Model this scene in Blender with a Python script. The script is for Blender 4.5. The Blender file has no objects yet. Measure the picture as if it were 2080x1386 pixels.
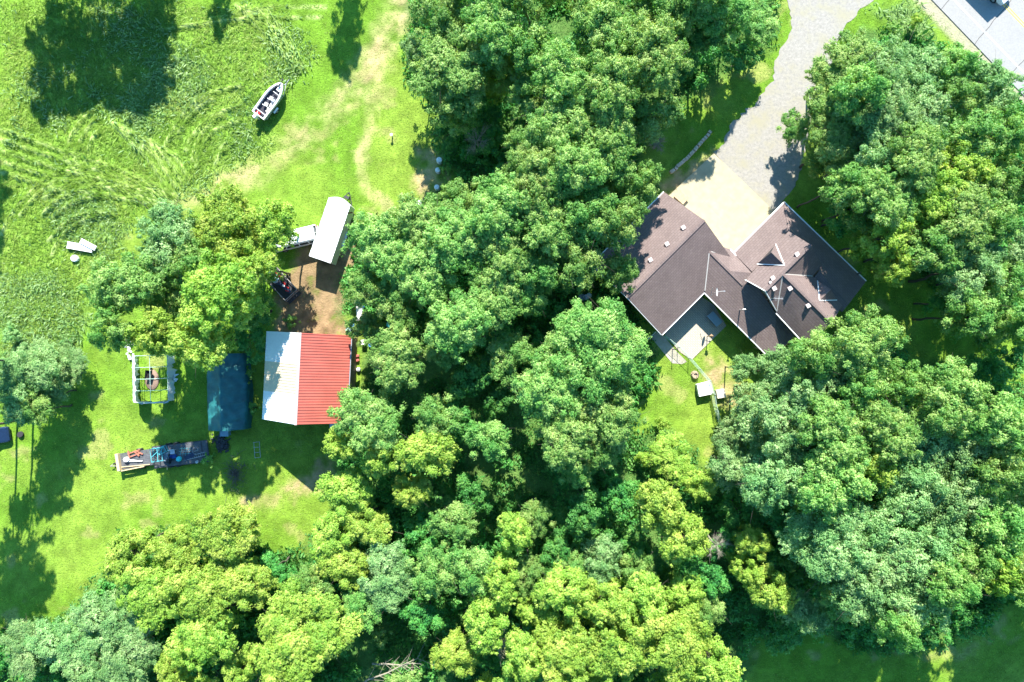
import bpy, math, random
import numpy as np
from mathutils import Vector, Matrix
R = math.radians
S = bpy.context.scene
C = S.collection
# ---------------------------------------------------------------- camera, sky, sun, exposure
CAM_H = 80.0
F = 1388.0                      # focal length in photo pixels (photo 2080 wide)
cam = bpy.data.objects.new("camera", bpy.data.cameras.new("camera"))
cam.data.sensor_width = 36.0
cam.data.lens = 36.0 * F / 2080.0
cam.data.clip_start = 0.5
cam.data.clip_end = 5000
cam.location = (0, 0, CAM_H)
cam.rotation_euler = (0, 0, 0)
C.objects.link(cam); S.camera = cam
SUN_EL = R(41.0); SUN_AZ = R(2.0)           # sun up the picture (+Y), a hair to the right
sdir = Vector((math.sin(SUN_AZ) * math.cos(SUN_EL), math.cos(SUN_AZ) * math.cos(SUN_EL), math.sin(SUN_EL)))
W = bpy.data.worlds.new("World"); S.world = W; W.use_nodes = True
nt = W.node_tree; nt.nodes.clear()
sky = nt.nodes.new("ShaderNodeTexSky"); sky.sky_type = 'NISHITA'; sky.sun_disc = False
sky.sun_elevation = SUN_EL; sky.sun_rotation = SUN_AZ; sky.air_density = 1.0; sky.dust_density = 0.6; sky.ozone_density = 3.5
bg = nt.nodes.new("ShaderNodeBackground"); bg.inputs[1].default_value = 0.108
wo = nt.nodes.new("ShaderNodeOutputWorld")
tint = nt.nodes.new("ShaderNodeMix"); tint.data_type = 'RGBA'; tint.blend_type = 'MULTIPLY'; tint.inputs["Factor"].default_value = 1.0
tint.inputs["B"].default_value = (0.52, 0.97, 1.12, 1)          # the cool green cast of the photograph's skylight
nt.links.new(sky.outputs[0], tint.inputs["A"]); nt.links.new(tint.outputs["Result"], bg.inputs[0]); nt.links.new(bg.outputs[0], wo.inputs[0])
sl = bpy.data.lights.new("sun", 'SUN'); sl.energy = 4.8; sl.angle = R(0.5); sl.color = (1.0, 0.95, 0.86)
so = bpy.data.objects.new("sun", sl); so.rotation_euler = (-sdir).to_track_quat('-Z', 'Y').to_euler(); C.objects.link(so)
S.view_settings.view_transform = 'Standard'; S.view_settings.look = 'None'
S.view_settings.gamma = 1.0; S.view_settings.use_curve_mapping = False
S.view_settings.exposure = 1.62
S.render.engine = 'CYCLES'
S.cycles.max_bounces = 6; S.cycles.diffuse_bounces = 4; S.cycles.transmission_bounces = 3; S.cycles.transparent_max_bounces = 4

def P(px, py, h=0.0):
    "photo pixel + height above ground -> world x, y"
    k = (CAM_H - h) / F
    return ((px - 1040) * k, (693 - py) * k)
# ---------------------------------------------------------------- materials
def nodes(name):
    m = bpy.data.materials.new(name); m.use_nodes = True
    return m, m.node_tree, m.node_tree.nodes["Principled BSDF"]
def mat(name, col, rough=0.7, var=0.12, scale=3.0, metal=0.0, bump=0.0, bscale=20.0, dirt=None, dscale=1.2, damt=0.5, spec=0.4, coord='Object'):
    m, t, b = nodes(name)
    N, L = t.nodes, t.links
    tc = N.new("ShaderNodeTexCoord")
    n = N.new("ShaderNodeTexNoise"); n.inputs["Scale"].default_value = scale; n.inputs["Detail"].default_value = 6
    L.new(tc.outputs[coord], n.inputs["Vector"])
    r = N.new("ShaderNodeValToRGB"); r.color_ramp.elements[0].position = 0.3; r.color_ramp.elements[1].position = 0.72
    r.color_ramp.elements[0].color = tuple(max(0, c * (1 - var)) for c in col) + (1,)
    r.color_ramp.elements[1].color = tuple(min(1, c * (1 + var)) for c in col) + (1,)
    L.new(n.outputs[0], r.inputs[0]); out = r.outputs[0]
    if dirt:
        n2 = N.new("ShaderNodeTexNoise"); n2.inputs["Scale"].default_value = dscale; n2.inputs["Detail"].default_value = 9; n2.inputs["Roughness"].default_value = 0.7
        L.new(tc.outputs[coord], n2.inputs["Vector"])
        r2 = N.new("ShaderNodeValToRGB"); r2.color_ramp.elements[0].position = 0.5; r2.color_ramp.elements[1].position = 0.72
        r2.color_ramp.elements[1].color = (damt,) * 3 + (1,)
        L.new(n2.outputs[0], r2.inputs[0])
        mx = N.new("ShaderNodeMix"); mx.data_type = 'RGBA'
        L.new(r2.outputs[0], mx.inputs["Factor"]); L.new(out, mx.inputs["A"]); mx.inputs["B"].default_value = dirt + (1,)
        out = mx.outputs["Result"]
    L.new(out, b.inputs["Base Color"])
    b.inputs["Roughness"].default_value = rough; b.inputs["Metallic"].default_value = metal
    b.inputs["Specular IOR Level"].default_value = spec
    if bump:
        n3 = N.new("ShaderNodeTexNoise"); n3.inputs["Scale"].default_value = bscale; n3.inputs["Detail"].default_value = 4
        L.new(tc.outputs[coord], n3.inputs["Vector"])
        bp = N.new("ShaderNodeBump"); bp.inputs["Strength"].default_value = bump; bp.inputs["Distance"].default_value = 0.05
        L.new(n3.outputs[0], bp.inputs["Height"]); L.new(bp.outputs[0], b.inputs["Normal"])
    return m
def leaf_mat(name, c0, c1, c2, transl=0.3, objvar=0.12, hue=(.485, .508)):
    "three leaf colours picked by the face attribute 'lv', small change of hue per tree"
    m = bpy.data.materials.new(name); m.use_nodes = True
    t = m.node_tree; N, L = t.nodes, t.links; N.clear()
    at = N.new("ShaderNodeAttribute"); at.attribute_name = "lv"
    r = N.new("ShaderNodeValToRGB"); e = r.color_ramp.elements
    e[0].position = 0.05; e[0].color = c0 + (1,); e[1].position = 0.95; e[1].color = c2 + (1,)
    k = e.new(0.55); k.color = c1 + (1,)
    L.new(at.outputs["Fac"], r.inputs[0])
    oi = N.new("ShaderNodeObjectInfo")
    hs = N.new("ShaderNodeHueSaturation")
    ma = N.new("ShaderNodeMath"); ma.operation = 'MULTIPLY_ADD'; ma.inputs[1].default_value = hue[1] - hue[0]; ma.inputs[2].default_value = hue[0]
    L.new(oi.outputs["Random"], ma.inputs[0]); L.new(ma.outputs[0], hs.inputs["Hue"])
    mb = N.new("ShaderNodeMath"); mb.operation = 'MULTIPLY_ADD'; mb.inputs[1].default_value = 2 * objvar; mb.inputs[2].default_value = 1 - objvar
    L.new(oi.outputs["Random"], mb.inputs[0]); L.new(mb.outputs[0], hs.inputs["Value"])
    L.new(r.outputs[0], hs.inputs["Color"])
    d = N.new("ShaderNodeBsdfPrincipled"); d.inputs["Roughness"].default_value = 0.55; d.inputs["Specular IOR Level"].default_value = 0.35
    tr = N.new("ShaderNodeBsdfTranslucent"); mx = N.new("ShaderNodeMixShader"); mx.inputs[0].default_value = transl
    ty = N.new("ShaderNodeMix"); ty.data_type = 'RGBA'; ty.blend_type = 'MULTIPLY'; ty.inputs["Factor"].default_value = 1.0
    ty.inputs["B"].default_value = (1.25, 1.2, 0.45, 1)
    L.new(hs.outputs[0], ty.inputs["A"]); L.new(ty.outputs["Result"], tr.inputs[0])
    L.new(hs.outputs[0], d.inputs["Base Color"])
    L.new(d.outputs[0], mx.inputs[1]); L.new(tr.outputs[0], mx.inputs[2])
    o = N.new("ShaderNodeOutputMaterial"); L.new(mx.outputs[0], o.inputs[0])
    return m
# ---------------------------------------------------------------- objects
def tag(o, label=None, cat=None, group=None, kind=None):
    if label: o["label"] = label
    if cat: o["category"] = cat
    if group: o["group"] = group
    if kind: o["kind"] = kind
    return o
def thing(name, label, cat, loc, rz=0.0, group=None):
    o = bpy.data.objects.new(name, None); o.empty_display_size = 0.3
    o.location = (loc[0], loc[1], loc[2] if len(loc) > 2 else 0.0); o.rotation_euler = (0, 0, rz)
    C.objects.link(o); return tag(o, label, cat, group)
class MB:
    def __init__(s): s.v = []; s.f = []
    def add(s, vs, fs):
        k = len(s.v); s.v += [tuple(v) for v in vs]; s.f += [tuple(i + k for i in f) for f in fs]; return s
    def box(s, cx, cy, z0, lx, ly, lz, rz=0.0, taper=1.0, rx=0.0, ry=0.0):
        vs = []
        M = Matrix.Rotation(rz, 3, 'Z') @ Matrix.Rotation(ry, 3, 'Y') @ Matrix.Rotation(rx, 3, 'X')
        for z, k in ((0, 1), (lz, taper)):
            for x, y in ((-1, -1), (1, -1), (1, 1), (-1, 1)):
                v = M @ Vector((x * lx / 2 * k, y * ly / 2 * k, z)); vs.append((v.x + cx, v.y + cy, v.z + z0))
        return s.add(vs, [(3, 2, 1, 0), (4, 5, 6, 7), (0, 1, 5, 4), (1, 2, 6, 5), (2, 3, 7, 6), (3, 0, 4, 7)])
    def tube(s, pts, r, n=6, r2=None, closed_ends=True):
        pts = [Vector(p) for p in pts]; m = len(pts); vs = []
        rs = [r + ((r2 if r2 is not None else r) - r) * i / max(1, m - 1) for i in range(m)]
        for i, p in enumerate(pts):
            d = (pts[min(i + 1, m - 1)] - pts[max(i - 1, 0)]).normalized()
            u = d.cross(Vector((0, 0, 1)) if abs(d.z) < 0.9 else Vector((1, 0, 0))).normalized(); w = d.cross(u)
            for k in range(n):
                a = 2 * math.pi * k / n; q = p + (u * math.cos(a) + w * math.sin(a)) * rs[i]; vs.append((q.x, q.y, q.z))
        fs = [(i * n + k, i * n + (k + 1) % n, (i + 1) * n + (k + 1) % n, (i + 1) * n + k) for i in range(m - 1) for k in range(n)]
        if closed_ends: fs += [tuple(range(n))[::-1], tuple((m - 1) * n + k for k in range(n))]
        return s.add(vs, fs)
    def prism(s, poly, z0, z1):
        n = len(poly)
        return s.add([(x, y, z0) for x, y in poly] + [(x, y, z1) for x, y in poly],
                     [tuple(range(n))[::-1], tuple(range(n, 2 * n))] + [(i, (i + 1) % n, n + (i + 1) % n, n + i) for i in range(n)])
    def slab(s, pts, th=0.15):
        "a 3D polygon with thickness downward"
        n = len(pts)
        a = Vector(pts[1]) - Vector(pts[0]); b = Vector(pts[2]) - Vector(pts[0])
        if a.cross(b).z < 0: pts = pts[::-1]
        return s.add([(x, y, z) for x, y, z in pts] + [(x, y, z - th) for x, y, z in pts],
                     [tuple(range(n)), tuple(range(n, 2 * n))[::-1]] + [(i, n + i, n + (i + 1) % n, (i + 1) % n) for i in range(n)])
    def lathe(s, prof, cx=0, cy=0, n=14, sx=1.0, sy=1.0):
        vs = [(cx + r * math.cos(2 * math.pi * k / n) * sx, cy + r * math.sin(2 * math.pi * k / n) * sy, z) for r, z in prof for k in range(n)]
        m = len(prof)
        fs = [(i * n + k, i * n + (k + 1) % n, (i + 1) * n + (k + 1) % n, (i + 1) * n + k) for i in range(m - 1) for k in range(n)]
        return s.add(vs, fs + [tuple(range(n))[::-1], tuple((m - 1) * n + k for k in range(n))])
    def wheel(s, x, y, r, w, ang=0.0):
        "axis along local y (turned by ang)"
        c, q = math.cos(ang), math.sin(ang); n = 16; vs = []
        for t, k in ((-1, .86), (-.8, 1), (.8, 1), (1, .86)):
            for i in range(n):
                a = 2 * math.pi * i / n; lx = r * k * math.cos(a); ly = t * w / 2
                vs.append((x + lx * c - ly * q, y + lx * q + ly * c, r + r * k * math.sin(a)))
        fs = [(j * n + i, j * n + (i + 1) % n, (j + 1) * n + (i + 1) % n, (j + 1) * n + i) for j in range(3) for i in range(n)]
        return s.add(vs, fs + [tuple(range(n)), tuple(3 * n + i for i in range(n))[::-1]])
    def build(s, name, m, parent=None, smooth=False, bevel=0.0):
        me = bpy.data.meshes.new(name); me.from_pydata(s.v, [], s.f); me.update()
        me.materials.append(m)
        if smooth: me.polygons.foreach_set("use_smooth", [True] * len(me.polygons))
        o = bpy.data.objects.new(name, me); C.objects.link(o)
        if parent: o.parent = parent
        if bevel:
            b = o.modifiers.new("bevel", 'BEVEL'); b.width = bevel; b.segments = 2; b.limit_method = 'ANGLE'
        return o
def copy_tree(o, parent=None):
    c = o.copy(); C.objects.link(c); c.parent = parent
    for ch in list(o.children): copy_tree(ch, c)
    return c
def mesh_np(name, V, Fq, m, attrs=None, parent=None, kv=4, cols=None, smooth=False):
    "fast mesh from arrays; Fq (n,kv)"
    me = bpy.data.meshes.new(name); nv, nf = len(V), len(Fq)
    me.vertices.add(nv); me.vertices.foreach_set("co", np.asarray(V, np.float32).ravel())
    me.loops.add(nf * kv); me.loops.foreach_set("vertex_index", np.asarray(Fq, np.int32).ravel())
    me.polygons.add(nf); me.polygons.foreach_set("loop_start", np.arange(0, nf * kv, kv, dtype=np.int32))
    me.polygons.foreach_set("loop_total", np.full(nf, kv, np.int32))
    if smooth: me.polygons.foreach_set("use_smooth", np.ones(nf, bool))
    for k, a in (attrs or {}).items():
        at = me.attributes.new(k, 'FLOAT', 'FACE'); at.data.foreach_set("value", np.asarray(a, np.float32))
    if cols is not None:
        at = me.attributes.new("Col", 'FLOAT_COLOR', 'POINT')
        at.data.foreach_set("color", np.concatenate([cols, np.ones((nv, 1))], 1).astype(np.float32).ravel())
    me.update(calc_edges=True); me.materials.append(m)
    o = bpy.data.objects.new(name, me); C.objects.link(o)
    if parent: o.parent = parent
    return o
# ---------------------------------------------------------------- noise, masks (numpy)
def vnoise(x, y, scale, seed, octaves=4):
    rs = np.random.RandomState(seed); tot = np.zeros_like(x, float); amp = 1.0; norm = 0
    for o in range(octaves):
        g = rs.rand(256, 256); s = scale / (2 ** o)
        u, v = x / s + 1000.3 + o * 17, y / s + 1000.7 + o * 31
        i, j = np.floor(u).astype(int), np.floor(v).astype(int); fu, fv = u - i, v - j
        fu = fu * fu * (3 - 2 * fu); fv = fv * fv * (3 - 2 * fv)
        a, b = g[i % 256, j % 256], g[(i + 1) % 256, j % 256]; c, d = g[i % 256, (j + 1) % 256], g[(i + 1) % 256, (j + 1) % 256]
        tot += amp * ((a * (1 - fu) + b * fu) * (1 - fv) + (c * (1 - fu) + d * fu) * fv); norm += amp; amp *= 0.55
    return tot / norm
def W2(poly, h=0.0): return [P(a, b, h) for a, b in poly]
def sdist(x, y, poly):
    "signed distance (positive inside), metres"
    n = len(poly); d = np.full(x.shape, 1e9); ins = np.zeros(x.shape, bool)
    for i in range(n):
        (x0, y0), (x1, y1) = poly[i], poly[(i + 1) % n]
        ex, ey = x1 - x0, y1 - y0; t = np.clip(((x - x0) * ex + (y - y0) * ey) / (ex * ex + ey * ey + 1e-12), 0, 1)
        d = np.minimum(d, np.hypot(x - x0 - t * ex, y - y0 - t * ey))
        c = (y0 > y) != (y1 > y)
        with np.errstate(divide='ignore', invalid='ignore'):
            xi = (x1 - x0) * (y - y0) / (y1 - y0 if y1 != y0 else 1e-12) + x0
        ins ^= c & (x < xi)
    return np.where(ins, d, -d)
def ldist(x, y, line):
    d = np.full(x.shape, 1e9)
    for (x0, y0), (x1, y1) in zip(line, line[1:]):
        ex, ey = x1 - x0, y1 - y0; t = np.clip(((x - x0) * ex + (y - y0) * ey) / (ex * ex + ey * ey + 1e-12), 0, 1)
        d = np.minimum(d, np.hypot(x - x0 - t * ex, y - y0 - t * ey))
    return d
def sm(a, b, x): t = np.clip((x - a) / (b - a), 0, 1); return t * t * (3 - 2 * t)
# ================================================================ SETTING: ground, drive, road
FOREST = [  # woodland floor, photo px
  [(820,-60),(835,90),(840,170),(890,230),(900,330),(930,370),(870,400),(800,440),(740,480),(700,560),(690,640),(760,660),(735,760),(730,860),(700,900),(680,1000),(640,1080),(620,1130),(560,1110),(420,1060),(250,1090),(190,1180),(160,1240),(60,1270),(-60,1300),(-60,1480),(1500,1480),(1530,1300),(1660,1290),(1800,1330),(1990,1280),(2040,1220),(2140,1200),(2140,800),(1960,760),(1820,720),(1700,720),(1600,760),(1560,820),(1470,900),(1450,990),(1390,900),(1340,870),(1290,900),(1290,820),(1330,760),(1290,640),(1270,600),(1300,500),(1290,440),(1340,380),(1300,330),(1330,260),(1420,200),(1560,100),(1600,-60)],
  [(1730,90),(1760,60),(1900,90),(2000,130),(2140,200),(2140,640),(2000,700),(1960,640),(1880,560),(1800,560),(1730,440),(1690,340),(1650,270),(1700,180)]]
DIRT = [(600,500),(645,500),(700,440),(745,470),(735,540),(705,560),(695,640),(718,690),(640,690),(560,680),(560,620),(590,560)]
TRACK = [[(850,-40),(800,60),(745,150),(690,215),(620,275),(540,330),(440,380),(380,400)], [(760,200),(730,300),(745,370),(780,420)], [(1350,395),(1440,310)]]
YARD_TAN = [[(560,1000),(680,920),(700,960),(600,1010)], [(490,1005),(555,1010),(550,1035),(500,1030)], [(1420,720),(1470,720),(1530,800),(1480,850),(1440,770)], [(1340,375),(1450,300),(1460,312),(1365,400)],
            [(855,290),(890,290),(905,330),(890,390),(865,410),(850,400)], [(820,395),(855,390),(850,425),(825,425)], [(1470,820),(1540,790),(1560,860),(1490,870)]]
LAWN = [(100,820),(150,760),(250,740),(520,860),(700,880),(690,980),(620,1100),(400,1060),(250,1080),(180,1150),(0,1260),(0,900)]
TALL = [[(0,0),(330,0),(560,10),(640,120),(560,230),(560,300),(420,380),(300,420),(200,560),(120,800),(0,840)]]
WEED = [[(0,560),(130,560),(180,640),(150,720),(120,800),(0,800)], [(260,180),(380,90),(440,150),(420,230),(330,230),(280,320)], [(100,400),(220,410),(260,480),(200,520),(110,480)], [(1780,20),(1850,10),(1900,90),(1850,95)]]
STROKES = []
def arc(cx, cy, r, a0, a1, n=14, ex=1.0): return [(cx + r * ex * math.cos(R(a0 + (a1 - a0) * i / n)), cy + r * math.sin(R(a0 + (a1 - a0) * i / n))) for i in range(n + 1)]
JR = random.Random(12)
for k in range(7): STROKES.append(arc(500 + JR.uniform(-9, 9), 350 + JR.uniform(-9, 9), 175 - 19 * k + JR.uniform(-4, 4), 185 + JR.uniform(0, 35), 266 - JR.uniform(0, 35), ex=0.97))
for k in range(3): STROKES.append(arc(265, 330, 130 - 20 * k, 180, 235 - 6 * k))
for k in range(7): STROKES.append(arc(215 + JR.uniform(-12, 12), 560 + JR.uniform(-12, 12), 235 - 20 * k + JR.uniform(-5, 5), 195 + JR.uniform(0, 40), 290 - JR.uniform(0, 40), ex=0.95))
for k in range(5): STROKES.append([(0, 262 + 22 * k), (120, 305 + 20 * k), (240, 345 + 14 * k), (360, 400 + 6 * k)])
for k in range(4): STROKES.append([(480 + 22 * k, 10 + 5 * k), (540 + 16 * k, 70 + 4 * k), (600 + 6 * k, 140)])
for k in range(4): STROKES.append([(230 + 20 * k, 250 + 10 * k), (300 + 20 * k, 320), (345 + 12 * k, 390 - 10 * k)])
STROKES.append([(330, 60), (480, 40), (650, 34)]); STROKES.append([(430, 40), (560, 14), (660, 16)])
# ground grid: dense where the photo looks, coarser out to the horizon
def axis(lim, step, far):
    a = list(np.arange(-lim, lim + 1e-6, step)); e = []; d = step * 2; v = lim
    while v < far: v += d; d *= 1.35; e.append(v)
    return np.array([-q for q in e[::-1]] + a + e)
gx, gy = axis(64, 0.25, 2600), axis(44, 0.25, 2600)
X, Y = np.meshgrid(gx, gy, indexing='ij')
def ground_fields(X, Y):
    n1 = vnoise(X, Y, 9, 1); n2 = vnoise(X, Y, 2.2, 2); n3 = vnoise(X, Y, 0.9, 3, 3)
    wx = (vnoise(X, Y, 3, 11) - .5) * 2.4; wy = (vnoise(X, Y, 3, 12) - .5) * 2.4
    wx = wx + (vnoise(X, Y, .9, 13, 3) - .5) * 1.6; wy = wy + (vnoise(X, Y, .9, 14, 3) - .5) * 1.6
    x, y = X + wx, Y + wy
    def m(poly, w=0.8): return sm(-w, w, sdist(x, y, W2(poly)))
    col = np.zeros(X.shape + (3,)); c = lambda *a: np.array(a)
    col[:] = c(.115, .225, .020)
    t = sm(.35, .7, n1)[..., None]; col = col * (1 - t) + c(.170, .262, .034) * t
    forest = np.zeros(X.shape)
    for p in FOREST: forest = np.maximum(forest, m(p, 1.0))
    lawn = m(LAWN); tall = np.zeros(X.shape)
    for p in TALL: tall = np.maximum(tall, m(p, 1.2))
    t = (lawn * sm(.3, .7, n2) * .6)[..., None]; col = col * (1 - t) + c(.16, .262, .03) * t
    track = np.zeros(X.shape)
    for i, l in enumerate(TRACK): track = np.maximum(track, 1 - sm(.4, (2.6, 1.3, 1.2)[i], ldist(x, y, W2(l))))
    t = (track * sm(.2, .75, n2 * .6 + n3 * .4))[..., None]; col = col * (1 - t) + c(.33, .30, .13) * t
    # two bare wheel ruts inside the track
    rut = np.zeros(X.shape)
    for off in (-.75, .75):
        l = [(a + off, b + off * .3) for a, b in W2(TRACK[0])]
        rut = np.maximum(rut, 1 - sm(.1, .6, ldist(X + wx * .25, Y + wy * .25, l)))
    t = (rut * sm(.35, .7, n2) * .55)[..., None]; col = col * (1 - t) + c(.38, .28, .15) * t
    tan = np.zeros(X.shape)
    for p in YARD_TAN: tan = np.maximum(tan, m(p, .7))
    t = (tan * sm(.3, .62, n2 * .5 + n3 * .5))[..., None]; col = col * (1 - t) + c(.33, .25, .13) * t
    spots = sm(.63, .72, vnoise(X, Y, 3.4, 21)) * (1 - forest)
    t = (spots * .55)[..., None]; col = col * (1 - t) + c(.29, .28, .10) * t
    t = (m(DIRT, .6) * sm(.05, .4, n3 * .5 + n2 * .5))[..., None]; col = col * (1 - t) + (c(.22, .155, .085) * (.75 + .5 * n3[..., None])) * t
    t = (tall * (.35 + .5 * n2))[..., None]; col = col * (1 - t) + c(.175, .30, .045) * t
    weed = np.zeros(X.shape)
    for p in WEED: weed = np.maximum(weed, m(p, 1.2))
    t = (weed * .7)[..., None]; col = col * (1 - t) + c(.15, .23, .09) * t
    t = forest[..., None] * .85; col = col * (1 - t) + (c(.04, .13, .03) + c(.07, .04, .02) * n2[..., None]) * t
    # mown swaths: straw laid in curved rows
    sw = np.zeros(X.shape)
    ang = np.zeros(X.shape); bd = np.full(X.shape, 9e9)
    for l in STROKES:
        l = W2(l)
        for s0, s1 in zip(l, l[1:]):
            d = ldist(X + wx * .11, Y + wy * .11, [s0, s1]); k = d < bd; bd[k] = d[k]; ang[k] = math.atan2(s1[1] - s0[1], s1[0] - s0[0])
    sw = 1 - sm(.05, .40, bd)
    t = (sw * .75 * sm(.25, .6, n3))[..., None]; col = col * (1 - t) + c(.32, .38, .14) * t
    col *= (.62 + .75 * n3)[..., None]
    z = .10 * (n2 - .5) + .05 * (n3 - .5) + tall * (.17 * (n3 - .35) + .30 * sw) + weed * .25 * n3 + forest * .3 * (n2 - .5)
    return col, z, dict(ang=ang, forest=forest, lawn=lawn, tall=tall, weed=weed, sw=sw, track=track, dirt=m(DIRT, .6), tan=tan)
DRIVE = [(1599,-240),(1599,0),(1609,57),(1579,111),(1568,162),(1531,215),(1491,245),(1461,302),(1449,309),(1510,372),(1573,432),(1600,395),(1622,364),(1636,300),(1652,209),(1674,189),(1684,145),(1717,54),(1745,17),(1785,-8),(1840,-70),(1800,-240)]
PAD = [(1449.5,312),(1573,431),(1494,517),(1480,560),(1360,440),(1343,412)]
rd = Vector((.692, -.722)); rn = Vector((.722, .692))        # road direction, and across it (world)
r0 = Vector(P(1892.6, 0))                                      # point on the near edge of the paving
def road_pt(u, v): q = r0 + rd * u + rn * v; return (q.x, q.y)
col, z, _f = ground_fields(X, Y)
flat = np.minimum(1, np.maximum(sm(-.6, .3, sdist(X, Y, W2(DRIVE))), sm(-.6, .3, sdist(X, Y, W2(PAD)))))
ru = (X - r0.x) * rn.x + (Y - r0.y) * rn.y
flat = np.maximum(flat, sm(-1.8, -.4, ru) * (1 - sm(12.2, 13.5, ru)))
sh = sm(-1.9, -1.2, ru) * (1 - sm(12.6, 13.5, ru))
t = (sh * (.6 + .4 * vnoise(X, Y, .8, 31)))[..., None]; col = col * (1 - t) + np.array((.33, .29, .22)) * t
z = z * (1 - flat) - .04 * flat
far = sm(60, 90, np.maximum(abs(X), abs(Y) * 1.4)); z = z * (1 - far)
nx, ny = len(gx), len(gy)
V = np.stack([X, Y, z], -1).reshape(-1, 3)
ii, jj = np.meshgrid(np.arange(nx - 1), np.arange(ny - 1), indexing='ij'); a0 = (ii * ny + jj).ravel()
Fq = np.stack([a0, a0 + ny, a0 + ny + 1, a0 + 1], 1)
m, t, b = nodes("ground_soil_grass"); N, L = t.nodes, t.links
at = N.new("ShaderNodeAttribute"); at.attribute_name = "Col"
geo = N.new("ShaderNodeNewGeometry"); n = N.new("ShaderNodeTexNoise"); n.inputs["Scale"].default_value = 2.6; n.inputs["Detail"].default_value = 12; n.inputs["Roughness"].default_value = .75
L.new(geo.outputs["Position"], n.inputs["Vector"])
mr = N.new("ShaderNodeMapRange"); mr.inputs[1].default_value = .25; mr.inputs[2].default_value = .75; mr.inputs[3].default_value = .72; mr.inputs[4].default_value = 1.3
L.new(n.outputs[0], mr.inputs[0])
mx = N.new("ShaderNodeMix"); mx.data_type = 'RGBA'; mx.blend_type = 'MULTIPLY'; mx.inputs["Factor"].default_value = 1
L.new(at.outputs["Color"], mx.inputs["A"]); L.new(mr.outputs[0], mx.inputs["B"]); L.new(mx.outputs["Result"], b.inputs["Base Color"])
b.inputs["Roughness"].default_value = .95; b.inputs["Specular IOR Level"].default_value = .1
n2 = N.new("ShaderNodeTexNoise"); n2.inputs["Scale"].default_value = 5; n2.inputs["Detail"].default_value = 8; L.new(geo.outputs["Position"], n2.inputs["Vector"])
bp = N.new("ShaderNodeBump"); bp.inputs["Strength"].default_value = .9; bp.inputs["Distance"].default_value = .10; L.new(n2.outputs[0], bp.inputs["Height"]); L.new(bp.outputs[0], b.inputs["Normal"])
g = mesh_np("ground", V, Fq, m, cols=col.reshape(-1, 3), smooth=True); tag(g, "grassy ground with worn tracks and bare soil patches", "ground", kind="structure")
def zg(x, y):
    "height of the ground sheet"
    fx, fy = (x + 64) / .25, (y + 44) / .25; o = int(np.argmin(abs(gx + 64))), int(np.argmin(abs(gy + 44)))
    i, j = np.clip(np.floor(fx).astype(int) + o[0], 0, nx - 2), np.clip(np.floor(fy).astype(int) + o[1], 0, ny - 2)
    return z[i, j]

# gravel drive ------------------------------------------------------------
def sheet(name, poly, zt, m, label, cat, kind="structure"):
    mb = MB(); mb.prism(poly, -0.25, zt); return tag(mb.build(name, m), label, cat, kind=kind)
m, t, b = nodes("gravel"); N, L = t.nodes, t.links
geo = N.new("ShaderNodeNewGeometry")
def nz(s, d, r=.6):
    q = N.new("ShaderNodeTexNoise"); q.inputs["Scale"].default_value = s; q.inputs["Detail"].default_value = d; q.inputs["Roughness"].default_value = r; L.new(geo.outputs["Position"], q.inputs["Vector"]); return q
a = nz(3.2, 8, .8); c1 = N.new("ShaderNodeValToRGB"); c1.color_ramp.elements[0].position = .3; c1.color_ramp.elements[1].position = .7
c1.color_ramp.elements[0].color = (.17, .16, .142, 1); c1.color_ramp.elements[1].color = (.35, .33, .295, 1); L.new(a.outputs[0], c1.inputs[0])
q = nz(.4, 9, .7); c2 = N.new("ShaderNodeValToRGB"); c2.color_ramp.elements[0].position = .47; c2.color_ramp.elements[1].position = .64; c2.color_ramp.elements[1].color = (.8,) * 3 + (1,)
L.new(q.outputs[0], c2.inputs[0]); mx = N.new("ShaderNodeMix"); mx.data_type = 'RGBA'; L.new(c2.outputs[0], mx.inputs["Factor"]); L.new(c1.outputs[0], mx.inputs["A"]); mx.inputs["B"].default_value = (.27, .25, .17, 1)
L.new(mx.outputs["Result"], b.inputs["Base Color"]); b.inputs["Roughness"].default_value = .95
bp = N.new("ShaderNodeBump"); bp.inputs["Distance"].default_value = .04; bp.inputs["Strength"].default_value = .4; L.new(nz(5, 6, .8).outputs[0], bp.inputs["Height"]); L.new(bp.outputs[0], b.inputs["Normal"])
GRAVEL = m
rs = np.random.RandomState(5); dp = []
for (a0_, b0_), (a1_, b1_) in zip(DRIVE, DRIVE[1:] + DRIVE[:1]):
    L_ = math.hypot(a1_ - a0_, b1_ - b0_); k = max(1, int(L_ / 7)); straight = (1440 < a0_ < 1580 and b0_ > 300)
    for i in range(k):
        j = 0 if straight else rs.normal(0, 2.2)
        dp.append((a0_ + (a1_ - a0_) * i / k + j, b0_ + (b1_ - b0_) * i / k + j * .5))
sheet("gravel_driveway", W2(dp), 0.012, GRAVEL, "grey gravel driveway curving from the road to the concrete pad", "driveway")
CONC = mat("pale_concrete", (.39, .345, .225), .9, .12, 1.2, bump=.15, dirt=(.34, .30, .21), dscale=.45, damt=.6, coord='Object')
sheet("concrete_pad", W2(PAD), 0.10, CONC, "pale concrete pad between the two wings of the house", "pavement")
mb = MB()
for k in (1, 2):
    for p0, p1 in (((1449.5 + 41 * k, 312 + 39.7 * k), (1360 + 41 * k, 400 + 39.7 * k)), ((1449.5 - 30 * k, 312 + 29 * k), (1573 - 30 * k, 431 + 29 * k))):
        (xa, ya), (xb, yb) = P(*p0, .1), P(*p1, .1); d = Vector((xb - xa, yb - ya)).normalized() * .012; mb.prism([(xa + d.y, ya - d.x), (xb + d.y, yb - d.x), (xb - d.y, yb + d.x), (xa - d.y, ya + d.x)], .0, .104)
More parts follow.
